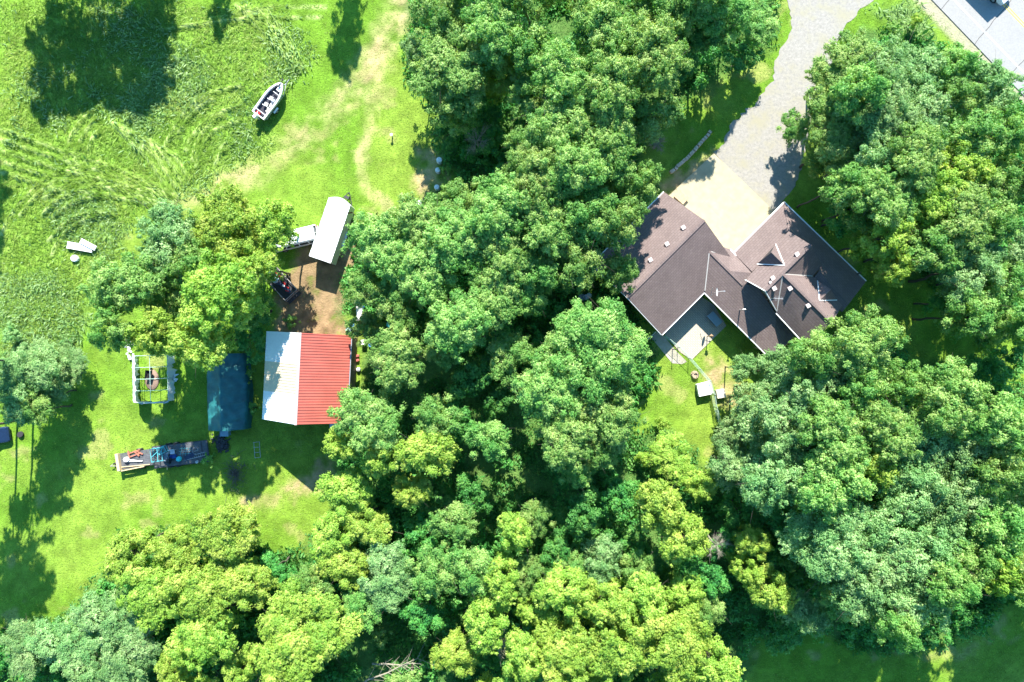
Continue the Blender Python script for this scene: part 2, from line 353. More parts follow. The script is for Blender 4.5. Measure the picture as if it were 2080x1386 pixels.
tag(mb.build("pad_joint", mat("joint_tan", (.30, .27, .20), .9, .2)), "thin joints cut across the concrete pad", "pavement", kind="structure")  # joint strips in one even tan, darker than the slab
# road ----------------------------------------------------------------------
ASP = mat("asphalt", (.265, .26, .25), .9, .08, 5, bump=.2, bscale=60, dirt=(.215, .21, .20), dscale=.35, damt=.4)
def band(u0, u1, v0, v1): return [road_pt(u0, v0), road_pt(u1, v0), road_pt(u1, v1), road_pt(u0, v1)]
sheet("road", band(-900, 900, 0, 11.6), 0.05, ASP, "two lane grey asphalt road crossing the top right corner", "road")
WP = mat("white_road_paint", (.6, .6, .59), .7, .05); YP = mat("yellow_road_paint", (.75, .48, .08), .7, .1)
CR = mat("crack_sealer", (.06, .055, .05), .9, .1)
def markings(name, quads, m, label):
    mb = MB()
    for qd in quads: mb.prism(qd, 0.0, 0.054)
    tag(mb.build(name, m), label, "road marking", kind="structure")
markings("edge_line", [band(-900, 900, 1.75, 1.93)], WP, "white painted edge line along the near side of the road")
markings("edge_line", [band(-900, 900, 9.35, 9.53)], WP, "white painted edge line along the far side of the road")
markings("centre_line", [band(-900, 900, 5.50, 5.62), band(-900, 900, 5.78, 5.90)], YP, "double yellow centre line of the road")
mb = MB(); rs = np.random.RandomState(8)
for u in np.arange(-60, 60, 5.6):
    p = [road_pt(u + rs.normal(0, .06) - v * .12, v) for v in np.linspace(0.02, 11.5, 14)]
    for p0, p1 in zip(p, p[1:]):
        d = Vector((p1[0] - p0[0], p1[1] - p0[1])).normalized() * .03; mb.prism([(p0[0] - d.y, p0[1] + d.x), (p0[0] + d.y, p0[1] - d.x), (p1[0] + d.y, p1[1] - d.x), (p1[0] - d.y, p1[1] + d.x)][::-1], 0.0, 0.058)
tag(mb.build("road_crack", CR), "thin dark cracks running across the road", "road marking", kind="structure")

# grass and weeds (nobody could count them) -------------------------------------
def tufts(name, N_, box, dens, hfun, leanfun, colm, seed, label, wd=.05):
    rs = np.random.RandomState(seed)
    x, y = rs.uniform(box[0], box[1], N_), rs.uniform(box[2], box[3], N_)
    _, _, f = ground_fields(x, y)
    pr = dens(x, y, f); k = rs.rand(N_) < pr; x, y = x[k], y[k]; f = {a: b[k] for a, b in f.items()}; n = len(x)
    h = hfun(f, x, y, rs); az = rs.uniform(0, 2 * np.pi, n); on = f['sw'] > .25; az = np.where(on, f['ang'] + rs.normal(0, .35, n) + np.pi * (rs.rand(n) > .5) * 0, az); ln = leanfun(f, rs, n)
    dx, dy = np.cos(az) * ln * h, np.sin(az) * ln * h; zz = zg(x, y) - .02
    w = wd * (0.6 + rs.rand(n)) * (h / .3) ** .5; px_, py_ = -np.sin(az) * w, np.cos(az) * w
    mid = .55
    V = np.stack([np.stack([x - px_ * .5, y - py_ * .5, zz], 1), np.stack([x + px_ * .5, y + py_ * .5, zz], 1),
                  np.stack([x + dx * mid + px_, y + dy * mid + py_, zz + h * .75], 1), np.stack([x + dx, y + dy, zz + h], 1), np.stack([x + dx * mid - px_, y + dy * mid - py_, zz + h * .75], 1)], 1).reshape(-1, 3)
    i = np.arange(n) * 5; Fq = np.stack([i, i + 1, i + 2, i + 3, i + 4], 1)
    lv = np.clip(vnoise(x, y, 3, seed + 1) * .7 + rs.rand(n) * .45 - .1, 0, 1)
    o = mesh_np(name, V, Fq, colm, attrs=dict(lv=lv), kv=5); tag(o, label, "grass", kind="stuff"); return o
GR = leaf_mat("grass_blades", (.13, .30, .03), (.24, .41, .06), (.46, .54, .17), .5, 0)
WD = leaf_mat("weed_leaves", (.15, .33, .09), (.27, .44, .17), (.44, .56, .30), .5, 0)
LF = leaf_mat("undergrowth_leaves", (.03, .16, .035), (.09, .28, .06), (.20, .42, .09), .4, 0)
hard = lambda x, y: (1 - sm(-.5, .1, sdist(x, y, W2(DRIVE)))) * (1 - sm(-.2, .2, sdist(x, y, W2(PAD)))) * (1 - sm(-1.3, -.6, (x - r0.x) * rn.x + (y - r0.y) * rn.y))
tufts("meadow_grass", 1500000, (-62, 62, -42, 42), lambda x, y, f: (1 - f['forest']) * hard(x, y) * (1 - .93 * f['dirt']) * (1 - .8 * f['tan']) * (1 - .55 * f['track']) * (.30 + .06 * f['tall']) * (.25 + 1.1 * vnoise(x, y, 1.1, 77, 3)),
      lambda f, x, y, rs: (.05 + .06 * rs.rand(len(x)) + f['tall'] * (.03 + .15 * rs.rand(len(x))) * (1 - .5 * f['sw'])), lambda f, rs, n: .8 + 1.3 * rs.rand(n) + 2.5 * f['sw'] + 1.6 * f['tall'], GR, 41, "short lawn and long meadow grass with mown swirls", .032)
tufts("weeds", 260000, (-62, 62, -42, 42), lambda x, y, f: np.clip(f['weed'] * .9 + f['tall'] * sm(.56, .66, vnoise(x, y, 5, 91)) * .8 + f['tall'] * .04, 0, 1) * (1 - f['forest']) * hard(x, y),
      lambda f, x, y, rs: .12 + .40 * rs.rand(len(x)) * (.2 + vnoise(x, y, 2, 92)), lambda f, rs, n: .8 + 1.4 * rs.rand(n), WD, 45, "grey-green tall weeds spreading over the meadow", .055)
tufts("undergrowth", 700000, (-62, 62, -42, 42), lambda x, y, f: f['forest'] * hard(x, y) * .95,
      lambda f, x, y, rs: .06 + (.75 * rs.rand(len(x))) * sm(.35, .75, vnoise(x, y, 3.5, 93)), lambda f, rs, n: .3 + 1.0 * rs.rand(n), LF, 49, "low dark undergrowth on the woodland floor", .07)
# ================================================================ TREES
LM = dict(A=leaf_mat("yellow_green_leaves", (.14, .32, .035), (.33, .49, .07), (.55, .64, .15), .42, .08, (.492, .510)),
          B=leaf_mat("green_leaves", (.06, .25, .045), (.20, .41, .09), (.46, .62, .21), .42, .10, (.478, .502)),
          C=leaf_mat("silvery_leaves", (.08, .25, .07), (.22, .41, .14), (.45, .61, .28), .38, .10, (.482, .500)),
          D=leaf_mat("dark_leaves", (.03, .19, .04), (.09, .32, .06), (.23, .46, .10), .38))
BARK = mat("bark", (.085, .075, .055), .95, .3, 6, bump=.6); DEADBARK = mat("dead_grey_wood", (.27, .25, .19), .9, .2, 5, bump=.3)
def leaf_cloud(rs, cen, rad, R_, leafL, tuft_n, leaf_n, up=.35, flat=.8):
    "clumps (cen, rad) -> tufts on their skin -> leaves; returns V, F, lv"
    T, TN, TR, TL = [], [], [], []
    for c, r in zip(cen, rad):
        k = int(tuft_n * r * r * (1 if c[2] > -.3 * R_ else .55)) + 2; d = rs.normal(size=(k, 3)); d /= np.linalg.norm(d, axis=1)[:, None]; d[:, 2] = np.where(d[:, 2] < -.35, -d[:, 2], d[:, 2])
        rr = r * (rs.uniform(.35, 1.08, k) ** .6) * (1 + .3 * (rs.rand(k) > .85)); an = rs.uniform(.72, 1.3, 3)
        T.append(c + d * rr[:, None] * np.array([an[0], an[1], flat * an[2]])); TN.append(d); TR.append(np.full(k, 1.)); TL.append(np.full(k, rs.rand()))
    T, TN, TL = np.concatenate(T), np.concatenate(TN), np.concatenate(TL); k = len(T)
    n = k * leaf_n; ti = np.repeat(np.arange(k), leaf_n)
    tr = (.11 + .33 * rs.rand(k) ** 1.6)[ti]
    d = rs.normal(size=(n, 3)); d /= np.linalg.norm(d, axis=1)[:, None]
    Cn = T[ti] + d * (tr * rs.rand(n) ** .4)[:, None] * np.array([1, 1, .75])
    nrm = d * .55 + TN[ti] * .5 + np.array([0, 0, up]) + rs.normal(size=(n, 3)) * .42; nrm /= np.linalg.norm(nrm, axis=1)[:, None]
    out = d + TN[ti] * .6 + np.array([0, 0, -.15]); t = out - (out * nrm).sum(1)[:, None] * nrm + rs.normal(size=(n, 3)) * .2
    t -= (t * nrm).sum(1)[:, None] * nrm; t /= np.linalg.norm(t, axis=1)[:, None] + 1e-9; s = np.cross(nrm, t)
    Ln = (leafL * rs.uniform(.6, 1.35, n))[:, None]; Wd = Ln * .34
    V = np.stack([Cn - t * Ln * .5, Cn + s * Wd - nrm * Ln * .06, Cn + t * Ln * .5 - nrm * Ln * .12, Cn - s * Wd - nrm * Ln * .06], 1).reshape(-1, 3)
    i = np.arange(n) * 4; Fq = np.stack([i, i + 1, i + 2, i + 3], 1)
    lv = np.clip(.46 * TL[ti] + .26 * rs.rand(k)[ti] + .42 * rs.rand(n) - .07, 0, 1)
    return V, Fq, lv
def limb_mesh(mb, rs, p0, p1, r0_, r1_, seg=5, sag=.25):
    p0, p1 = np.array(p0, float), np.array(p1, float); L_ = np.linalg.norm(p1 - p0); pts = []
    for i in range(seg + 1):
        t = i / seg; q = p0 + (p1 - p0) * t + np.array([0, 0, L_ * sag * math.sin(math.pi * t) * .5]) + (rs.normal(0, L_ * (.012 if L_ > 5 else .035), 3) if 0 < i < seg else 0); pts.append(tuple(q))
    mb.tube(pts, r0_, 6, r1_); return pts
def make_proto(name, sp, R_, Hc, seed, lobes=26, leafL=.24, low=False, sparse=1.0, depth=.62):
    "tree with crown radius R_, crown centre height Hc, top Hc + depth*R_"
    rs = np.random.RandomState(seed)
    root = bpy.data.objects.new(name, None); C.objects.link(root)
    cen, rad = [], []
    # a few main masses first, so that the crown is lopsided and lobed
    nm = 3 + rs.randint(3) if not low else 3; masses = []
    for k in range(nm):
        a = 2 * np.pi * (k + rs.rand() * .7) / nm; q = R_ * rs.uniform(.30, .52)
        masses.append((np.array([math.cos(a) * q, math.sin(a) * q, rs.uniform(-.28, .22) * R_]), R_ * rs.uniform(.42, .58)))
    masses.append((np.array([0, 0, .18 * R_]), R_ * .5))
    for k in range(lobes):
        c, r = masses[k % len(masses)]
        d = rs.normal(size=3); d /= np.linalg.norm(d); d[2] = abs(d[2]) * .9 - .18
        cen.append(c + d * r * np.array([1, 1, depth / .62 * .85]) * rs.uniform(.35 if k % 3 == 0 else .75, 1.1)); rad.append(R_ * rs.uniform(.12, .25))
    for k in range(lobes if not low else 4):          # ragged small sprays, and foliage hanging well below the crown's widest part
        c, r = masses[k % len(masses)]; d = rs.normal(size=3); d /= np.linalg.norm(d)
        if k % 2: cen.append(c + d * np.array([1, 1, .8]) * r * rs.uniform(1.0, 1.32)); rad.append(R_ * rs.uniform(.05, .11))
        else:
            a = rs.rand() * 6.283; q = R_ * rs.uniform(.15, .72); cen.append(np.array([math.cos(a) * q, math.sin(a) * q, -R_ * rs.uniform(.35, 1.35)])); rad.append(R_ * rs.uniform(.16, .27))
    cen, rad = np.array(cen), np.array(rad)
    V, Fq, lv = leaf_cloud(rs, cen, rad, R_, leafL, 84 * sparse, 24)
    V[:, 2] += Hc
    crown = mesh_np("crown", V, Fq, LM[sp], attrs=dict(lv=lv), parent=root)
    mb = MB(); top = (rs.normal(0, .25), rs.normal(0, .25), Hc - .1 * R_); r_t = .028 * R_ + .03
    tp = limb_mesh(mb, rs, (0, 0, -.3), top, r_t * 1.3, r_t * .55, 7, 0)
    up_ = np.array([i for i in range(lobes) if cen[i][2] > -.1 * R_]); order = rs.permutation(up_)[:max(6, len(up_) // 2)]
    for k in order:
        st = tp[rs.randint(5, 8)]; pts = limb_mesh(mb, rs, st, cen[k] + np.array([0, 0, Hc]), r_t * .30, .012, 5, .12)
        for _ in range(3):
            q = pts[rs.randint(2, 6)]; e = np.array(q) + rs.normal(0, .28 * R_, 3) * np.array([1, 1, .5]); mb.tube([q, tuple((np.array(q) + e) / 2 + rs.normal(0, .05, 3)), tuple(e)], .022, 4, .008)
    mb.build("trunk", BARK, root, smooth=True)
    root["_R"] = R_; root["_H"] = Hc
    return root
# thicket: countless low bushes between the trees, one object
def thicket():
    rs = np.random.RandomState(61); n = 10500; x, y = rs.uniform(-60, 60, n), rs.uniform(-41, 41, n)
    _, _, f = ground_fields(x, y); k = (f['forest'] > .9) & (vnoise(x, y, 6, 62, 2) > .40) & (hard(x, y) > .95) & ~((x > 12) & (x < 43) & (y > -1) & (y < 18)) & ~((x < -19) & (x > -33) & (y > -12) & (y < 14))
    k &= ~((x > -17) & (x < -4) & (y > -13) & (y < 3)); x, y = x[k], y[k]; n = len(x); r = rs.uniform(.35, .85, n); cen = np.stack([x, y, rs.uniform(.2, 2.4, n)], 1)
    V, Fq, lv = leaf_cloud(rs, cen, r, 1, .26, 24, 9); o = mesh_np("thicket", V, Fq, LM["D"], attrs=dict(lv=lv)); tag(o, "dense thicket of low shrubs filling the wood between the trees", "thicket", kind="stuff")
thicket()
PROTO = {}
for sp, nm, specs in (("A", "maple_tree", [(3.2, 10, 34), (4.2, 11.5, 44), (4.8, 12.5, 54)]), ("B", "ash_tree", [(3.0, 11, 34), (3.8, 12.5, 42), (4.6, 13.5, 50), (5.4, 14, 60)]),
                      ("C", "willow_tree", [(3.4, 10, 38), (4.6, 12, 52)]), ("D", "understory_tree", [(2.2, 3.6, 20), (3.0, 5.5, 26)]), ("a", "maple_shrub", [(1.6, 1.9, 14)]), ("b", "leafy_shrub", [(1.5, 1.7, 14)]), ("c", "willow_shrub", [(1.8, 1.6, 16)])):
    PROTO[sp] = [make_proto(nm, sp.upper(), r, h, 100 + ord(sp) + 7 * i, lb, leafL={"A": .18, "B": .155, "C": .14, "D": .18}[sp.upper()], low=sp in "Dabc", depth=.62 if sp in "ABC" else .8) for i, (r, h, lb) in enumerate(specs)]
ADJ = dict(A="yellow-green", B="mid-green", C="silvery blue-green", D="dark green", a="yellow-green", b="mid-green", c="silvery blue-green")
CAT = dict(A="tree", B="tree", C="tree", D="tree", a="shrub", b="shrub", c="shrub")
GRP = {1: "trees round the parked trailers", 2: "trees between the barn and the house", 3: "trees above the house drive", 4: "trees between drive and road", 5: "trees below the house",
       6: "trees along the bottom edge", 7: "trees at the left edge of the meadow", 8: "trees standing just outside the picture"}
used = set(); TREES = []
trs = random.Random(3)
def tree(px, py, r, sp, where, g, hs=1.0):
    "r: crown radius in photo pixels; hs: height factor"
    lst = PROTO[sp]; hg = {"A": 11.5, "B": 12.5, "C": 11, "D": 4.8}.get(sp, 1.8) * hs
    rm = r * (CAM_H - hg) / F
    k = min(range(len(lst)), key=lambda i: abs(lst[i]["_R"] - rm) + .35 * trs.random()); p = lst[k]
    s = rm / p["_R"]; sz = hs * (.55 + .45 * s) if sp in "ABC" else hs * (.4 + .6 * s)
    sz = hg / p["_H"] if sp in "ABC" else sz; Hc = p["_H"] * sz; tz = s * .95 if sp in "ABC" else sz
    key = (sp, k)
    o = p if key not in used else copy_tree(p); used.add(key)
    x, y = P(px, py, Hc + .3 * rm)
    o.location = (x, y, 0); o.rotation_euler = (0, 0, trs.uniform(0, 6.283)); o.scale = (s, s * trs.uniform(.94, 1.06), sz)
    if sp not in "abc" and "_" in o.name: pass
    w = "large " if rm > 4.3 else ("small " if rm < 2.3 and sp in "ABCD" else "")
    tag(o, (w + ADJ[sp] + " " + where), CAT[sp], GRP[g]); TREES.append(o); return o
T = tree
# --- round the parked trailers (left centre)
T(450,455,80,"A","tree at the top of the clump left of the white van",1,.95)
T(548,448,60,"A","tree hanging over the white van",1,.9)
T(508,532,50,"A","tree just left of the open trailer and below the van",1,1)
T(325,490,78,"C","tree at the top left of the clump by the meadow",1,1.05)
T(245,580,78,"B","tree on the meadow side of the clump",1,1.0)
T(330,600,70,"B","tree in the middle of the clump above the greenhouse frame",1,.8)
T(430,590,85,"A","tree in the middle of the clump above the blue tarp shelter",1,1.15)
T(215,680,50,"B","tree at the lower left corner of the clump, above the mown lawn",1,1.1)
T(385,690,72,"A","tree overhanging the top end of the blue tarp shelter",1,1.1)
T(300,680,55,"A","tree over the top end of the greenhouse frame",1,1.12)
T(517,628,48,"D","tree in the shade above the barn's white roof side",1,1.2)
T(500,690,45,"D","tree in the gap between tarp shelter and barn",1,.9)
T(385,530,60,"B","tree inside the clump between silvery and yellow crowns",1,.95)
# --- between the barn and the house
T(770,500,78,"B","tree right of the white box trailer",2,.9)
T(735,580,55,"B","tree above the junk heap beside the barn",2,.8)
T(800,610,55,"B","tree just above the green canoe",2,.8)
T(745,665,42,"B","tree beside the top right corner of the barn roof",2,.55)
T(800,730,68,"B","tree right of the barn's red roof",2,.85)
T(935,655,75,"B","round tree in the clearing between barn and patio side",2,.95)
T(850,555,75,"B","tree two crowns right of the box trailer",2,.9)
T(850,450,75,"B","tree below the white tank at the meadow edge",2,.9)
T(925,400,55,"B","tree at the bend of the meadow edge below the white barrels",2,.8)
T(930,480,75,"B","tree in the middle of the grove, upper left part",2,1)
T(1010,420,75,"B","tree in the grove above its darkest gap",2,1.05)
T(1085,360,70,"B","tree in the grove left of the dead purple shrub",2,1.05)
T(1170,340,75,"B","tree in the grove straight above its centre",2,1.1)
T(1250,330,65,"B","tree left of the dead dark shrub by the stone wall",2,1)
T(1300,375,52,"B","tree touching the top corner of the garage roof",2,.9)
T(1105,450,70,"B","tree at the centre of the grove",2,1)
T(1190,440,65,"B","tree in the grove halfway to the garage",2,1.05)
T(1255,455,62,"B","tree over the left eave of the garage",2,1.05)
T(1265,545,48,"B","tree at the lower left corner of the garage roof",2,.8)
T(1180,540,65,"B","tree above the three round tubs",2,.95)
T(1020,510,70,"B","tree in the grove left of the centre",2,.95)
T(1095,550,62,"B","tree left of the three round tubs",2,.9)
T(1010,590,72,"B","tree in the lower middle of the grove",2,.9)
T(1075,610,45,"B","tree at the left of the shaded clearing with tubs",2,.8)
T(1220,700,110,"B","tree, biggest round crown left of the patio",2,1.05)
T(1150,720,65,"B","tree joined to the left side of the biggest round crown",2,.95)
T(1120,800,75,"B","tree below left of the biggest round crown",2,.95)
T(1235,840,88,"B","tree left of the sunny back lawn",2,.95)
T(1150,890,72,"B","tree in the lower part of the grove above the dark hollow",2,.95)
T(1230,920,55,"B","tree at the bottom of the grove left of the back lawn",2,.85)
T(1180,965,42,"B","tree at the lowest tip of the grove",2,.8)
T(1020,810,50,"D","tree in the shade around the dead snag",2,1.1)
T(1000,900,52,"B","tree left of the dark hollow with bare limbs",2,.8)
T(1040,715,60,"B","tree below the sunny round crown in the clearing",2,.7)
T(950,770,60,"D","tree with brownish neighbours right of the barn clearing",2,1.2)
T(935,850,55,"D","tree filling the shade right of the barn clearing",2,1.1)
T(890,700,48,"B","tree on the right edge of the barn clearing",2,.75)
T(740,850,75,"B","tree over the lower right corner of the barn roof",2,.85)
T(690,905,48,"A","tree touching the bottom edge of the barn's red roof",2,.75)
T(875,850,55,"B","tree below the barn clearing",2,.8)
T(870,925,68,"A","tree with a flat crown above the dark hollow",2,.9)
T(780,930,50,"A","tree between the flat crown and the barn shadow",2,.8)
# --- above the house drive
T(920,120,95,"B","tree with a broad crown where the track leaves the meadow",3,.9)
T(850,100,40,"C","tree at the meadow edge next to the track",3,.75)
T(900,25,65,"B","tree at the top edge next to the track",3,.9)
T(1000,40,75,"B","tree at the top edge, second from the track",3,1)
T(1010,140,55,"A","tree right of the broad crown by the track",3,.8)
T(1075,90,70,"B","tree above the grove's dark cleft",3,1)
T(1075,190,60,"B","tree left of the tall crowns, above the brown snag",3,.85)
T(1150,150,78,"B","tree, left of the three tall crowns above the drive",3,1.1)
T(1230,60,75,"B","tree at the top edge above the tall crowns",3,1.1)
T(1235,170,78,"B","tree, middle of the three tall crowns above the drive",3,1.15)
T(1330,110,78,"B","tree, right of the three tall crowns above the drive",3,1.15)
T(1330,20,65,"B","tree at the top edge left of the dark gap",3,1.05)
T(1140,250,80,"B","tree below the left tall crown",3,1.05)
T(1240,265,72,"B","tree below the middle tall crown",3,1.05)
T(1310,230,68,"B","tree overlooking the shaded lawn strip by the drive",3,.85)
T(1060,290,50,"B","tree left of the grove's dead bare branches, near the meadow",3,.75)
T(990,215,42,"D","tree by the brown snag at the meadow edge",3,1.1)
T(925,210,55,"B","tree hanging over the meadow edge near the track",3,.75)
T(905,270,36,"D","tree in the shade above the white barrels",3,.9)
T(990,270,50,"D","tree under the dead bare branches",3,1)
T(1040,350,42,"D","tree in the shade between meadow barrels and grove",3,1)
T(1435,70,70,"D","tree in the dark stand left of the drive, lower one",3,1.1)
T(1490,10,62,"B","tree at the top edge left of the drive",3,.85)
T(1400,10,60,"B","tree at the top edge above the dark stand",3,.95)
T(1385,140,50,"D","tree between the tall crowns and the shaded lawn strip",3,.8)
T(1550,50,48,"B","tree at the left edge of the drive, topmost",3,.4)
T(1510,110,42,"D","tree at the edge of the drive below the topmost",3,.9)
# --- between drive and road
T(1730,120,70,"B","tree at the tip of the stand between drive and road",4,.75)
T(1810,120,65,"C","tree below the grass triangle by the road",4,.9)
T(1880,150,65,"C","tree second from the road, below the grass triangle",4,.9)
T(1960,120,50,"B","tree reaching over the road shoulder",4,.8)
T(1960,190,55,"B","tree with a utility box beneath it near the road",4,.8)
T(1715,210,70,"B","tree overhanging the gravel drive, upper one",4,.72)
T(1800,210,80,"C","tree in the middle of the stand by the road",4,1.05)
T(1880,240,75,"C","tree right of the middle of the stand by the road",4,1.05)
o = T(1625,250,36,"B","tree standing in for a limb leaning out over the gravel drive",4,.36); o.rotation_euler = (0, R(-27), 0); o.location.x += 2.0; o.location.y -= .3  # small tilted tree used as a limb of the neighbouring crown
T(1710,290,68,"B","tree overhanging the gravel drive, lower one",4,.72)
T(1790,300,75,"C","tree below the middle of the stand by the road",4,1.05)
T(1870,320,75,"B","tree in the right-hand wood, level with the concrete pad tip",4,1.05)
T(2035,180,60,"C","tree at the right edge just below the road",4,.95)
T(2000,270,68,"B","tree near the right edge with a dark limb showing",4,.95)
T(2065,270,50,"B","tree cut by the right edge, first below the road",4,.95)
T(1960,330,65,"A","tree near the right edge, yellowest of the wood",4,.95)
T(2050,360,55,"B","tree cut by the right edge, second below the road",4,.9)
T(1730,370,58,"B","tree casting its shade on the house's right wing",4,.95)
T(1800,400,72,"B","tree right of the house's top corner",4,1)
T(1890,410,75,"A","tree in the centre of the right-hand wood",4,1)
T(1970,440,72,"B","tree right of the centre of the right-hand wood",4,1)
T(2045,450,60,"B","tree cut by the right edge, third below the road",4,.95)
T(1720,440,48,"D","tree in the shade next to the house's top corner",4,1.4)
T(1810,480,58,"A","tree at the lower left lobe of the right-hand wood",4,1)
T(1830,540,42,"A","tree at the lowest tip over the shaded side lawn",4,.95)
T(1900,500,62,"B","tree above the shaded side lawn",4,1)
T(1990,550,75,"C","tree right of the shaded side lawn",4,1)
T(2055,560,55,"B","tree cut by the right edge beside the shaded side lawn",4,.9)
T(2000,640,65,"B","tree at the lower end of the right-hand wood",4,.9)
T(1935,610,50,"D","tree standing in the shaded side lawn",4,1.2)
T(2055,655,45,"B","tree cut by the right edge at the wood's lower end",4,.8)
T(2010,745,50,"D","tree in the deep shade of the right edge, left one",4,1)
T(2065,730,45,"D","tree in the deep shade of the right edge, right one",4,1)
T(1768,172,66,"B","tree in the stand by the road, throwing shade on the right wing roof",4,1.15)
# --- below the house
T(1760,700,78,"B","tree touching the house's lower right corner",5,1.25)
T(1670,725,62,"B","tree over the lower end of the right wing roof",5,1.2)
T(1600,760,55,"C","tree at the lowest corner of the house",5,.8)
T(1515,750,30,"C","tree alone on the lawn edge below the patio",5,.6)
T(1540,820,52,"C","tree right of the beige box in the yard",5,.75)
T(1670,800,78,"C","tree in the first row below the house",5,1.25)
T(1760,790,68,"B","tree in the first row, right of the house's lower corner",5,1.25)
T(1840,790,55,"B","tree below the shaded side lawn",5,1.2)
T(1930,810,80,"B","tree at the upper rim of the lower right wood",5,1.25)
T(2030,860,78,"B","tree cut by the right edge at the upper rim of the lower wood",5,1.25)
T(1590,880,75,"C","tree right of the wire fence end",5,1.2)
T(1500,890,45,"C","tree over the end of the wire fence",5,.65)
T(1700,880,80,"B","tree in the second row below the house",5,1.25)
T(1800,870,75,"B","tree in the second row, right of its middle",5,1.25)
T(1880,890,75,"C","tree in the second row, nearly at its right end",5,1.25)
T(1970,930,80,"C","tree in the right part of the lower wood",5,1.25)
T(2060,960,65,"B","tree cut by the right edge, middle of the lower wood",5,1.25)
T(1510,960,62,"C","tree at the left rim of the lower right wood",5,.85)
T(1590,980,75,"C","tree below the fence end tree",5,1.25)
T(1690,980,80,"B","tree in the third row of the lower right wood",5,1.25)
T(1770,960,60,"A","tree, lightest small crown in the lower right wood",5,1.25)
T(1860,990,80,"C","tree in the third row, right of the lightest crown",5,1.25)
T(1960,1030,82,"C","tree in the third row near the right edge",5,1.25)
T(2050,1070,68,"B","tree cut by the right edge, lower third",5,1.25)
T(1590,1050,55,"D","tree in the dark gap left of the great silvery crown",5,1.5)
T(1510,1040,48,"D","tree at the dark left foot of the lower right wood",5,1.4)
T(1700,1110,88,"C","tree, great silvery crown nearest the dark gap",5,1.25)
T(1800,1090,78,"C","tree right of the great silvery crown",5,1.25)
T(1890,1130,85,"C","tree in the fourth row of the lower right wood",5,1.25)
T(1990,1140,58,"B","tree above the dark lawn corner, yellowish side",5,1.2)
T(2050,1180,50,"A","tree cut by the right edge above the dark lawn corner",5,1.35)
T(1780,1190,78,"C","tree below the great silvery crown",5,1.25)
T(1880,1230,80,"C","tree at the rim above the dark lawn corner",5,1.25)
T(1950,1190,55,"B","tree at the rim, right end above the dark lawn corner",5,1.35)
T(1845,1290,50,"B","tree jutting lowest over the dark lawn corner",5,1.2)
T(1720,1230,50,"B","tree left of the dark lawn, under silvery crowns",5,.85)
# --- along the bottom edge
T(250,1130,62,"A","tree at the top left of the row along the lower lawn",6,0.66)
T(350,1120,55,"A","tree second in the row along the lower lawn",6,0.62)
T(450,1100,75,"A","tree third in the row along the lower lawn",6,0.70)
T(300,1210,75,"A","tree right of the silvery thicket's upper end",6,0.70)
T(400,1210,72,"A","tree in the middle of the bottom left group",6,0.74)
T(490,1200,65,"A","tree at the right side of the bottom left group",6,0.74)
T(400,1300,75,"A","tree at the lower end of the bottom left group",6,0.74)
T(345,1365,45,"A","tree cut by the bottom edge right of the silvery thicket",6,0.62)
T(600,1310,108,"A","tree, biggest round crown at the bottom left",6,0.78)
T(480,1370,48,"A","tree cut by the bottom edge left of the biggest round crown",6,0.58)
T(555,1165,48,"D","tree between the lower lawn and the big round crown",6,0.94)
T(615,1200,50,"B","tree right above the biggest round crown",6,0.58)
T(700,1010,62,"A","tree at the tip of the shadow of the barn",6,0.66)
T(675,1090,62,"A","tree at the right end of the lower lawn, upper one",6,0.66)
T(740,1070,55,"A","tree right of the lower lawn's end",6,0.66)
T(700,1160,58,"A","tree at the right end of the lower lawn, lower one",6,0.66)
T(775,1170,72,"C","tree, bluish crown between yellow ones at bottom centre left",6,0.70)
T(720,1240,50,"B","tree right of the biggest round crown",6,0.62)
T(850,1090,48,"D","tree below the dark hollow, left one",6,1.3)
T(830,1000,45,"A","tree left of the dark hollow's lower end",6,.7)
T(930,1070,55,"B","tree below the dark hollow, right one",6,.7)
T(880,1180,62,"B","tree right of the bluish crown",6,.75)
T(860,1260,50,"D","tree above the fallen branches",6,1.2)
T(960,1170,60,"B","tree left of the pale dead-topped tree",6,.8)
T(1045,1090,48,"A","tree with bare twigs beside it, below the dark hollow",6,.85)
T(1020,1180,52,"A","tree with a dead top at the bottom centre",6,.85)
T(990,1270,60,"A","tree above the bottom edge, left of centre",6,.85)
T(930,1340,55,"A","tree cut by the bottom edge right of the fallen branches",6,.6)
T(1060,1350,60,"A","tree cut by the bottom edge just right of centre",6,.9)
T(1120,1130,52,"D","tree in the dark wood below the grove tip",6,1.2)
T(1190,1040,60,"D","tree in the dark wood left of the yellow crown",6,1.3)
T(1260,1010,55,"D","tree in the dark wood nearest the back lawn",6,1.2)
T(1225,1140,50,"C","tree, small bluish crown in the dark wood",6,.7)
T(1150,1210,62,"A","tree below the dark wood, left one",6,.9)
T(1230,1230,62,"A","tree below the dark wood, second from left",6,.9)
T(1310,1230,62,"A","tree below the dark wood, third from left",6,.9)
T(1150,1330,75,"A","tree near the bottom edge, first of three right of centre",6,.9)
T(1260,1330,75,"A","tree near the bottom edge, second of three right of centre",6,.9)
T(1370,1310,85,"A","tree near the bottom edge, third of three right of centre",6,.95)
T(1450,1350,62,"A","tree cut by the bottom edge beside the dark lawn",6,.9)
T(1345,1040,62,"A","tree, upper half of the bright crown with dead twigs",6,.95)
T(1400,1100,60,"A","tree, lower half of the bright crown with dead twigs",6,.95)
T(1370,930,58,"A","low tree at the foot of the back lawn",6,.45)
T(1430,990,40,"A","small tree below the back lawn's foot",6,.55)
T(1340,1150,45,"D","tree in the shade under the bright crown",6,1.2)
T(1440,1180,55,"D","tree in the dark gap right of the bright crown",6,1.2)
T(1440,1250,48,"B","tree at the edge of the dark gap, bottom right centre",6,.6)
T(1540,1110,42,"A","tree, upper one of the yellow pair by the dark gap",6,.8)
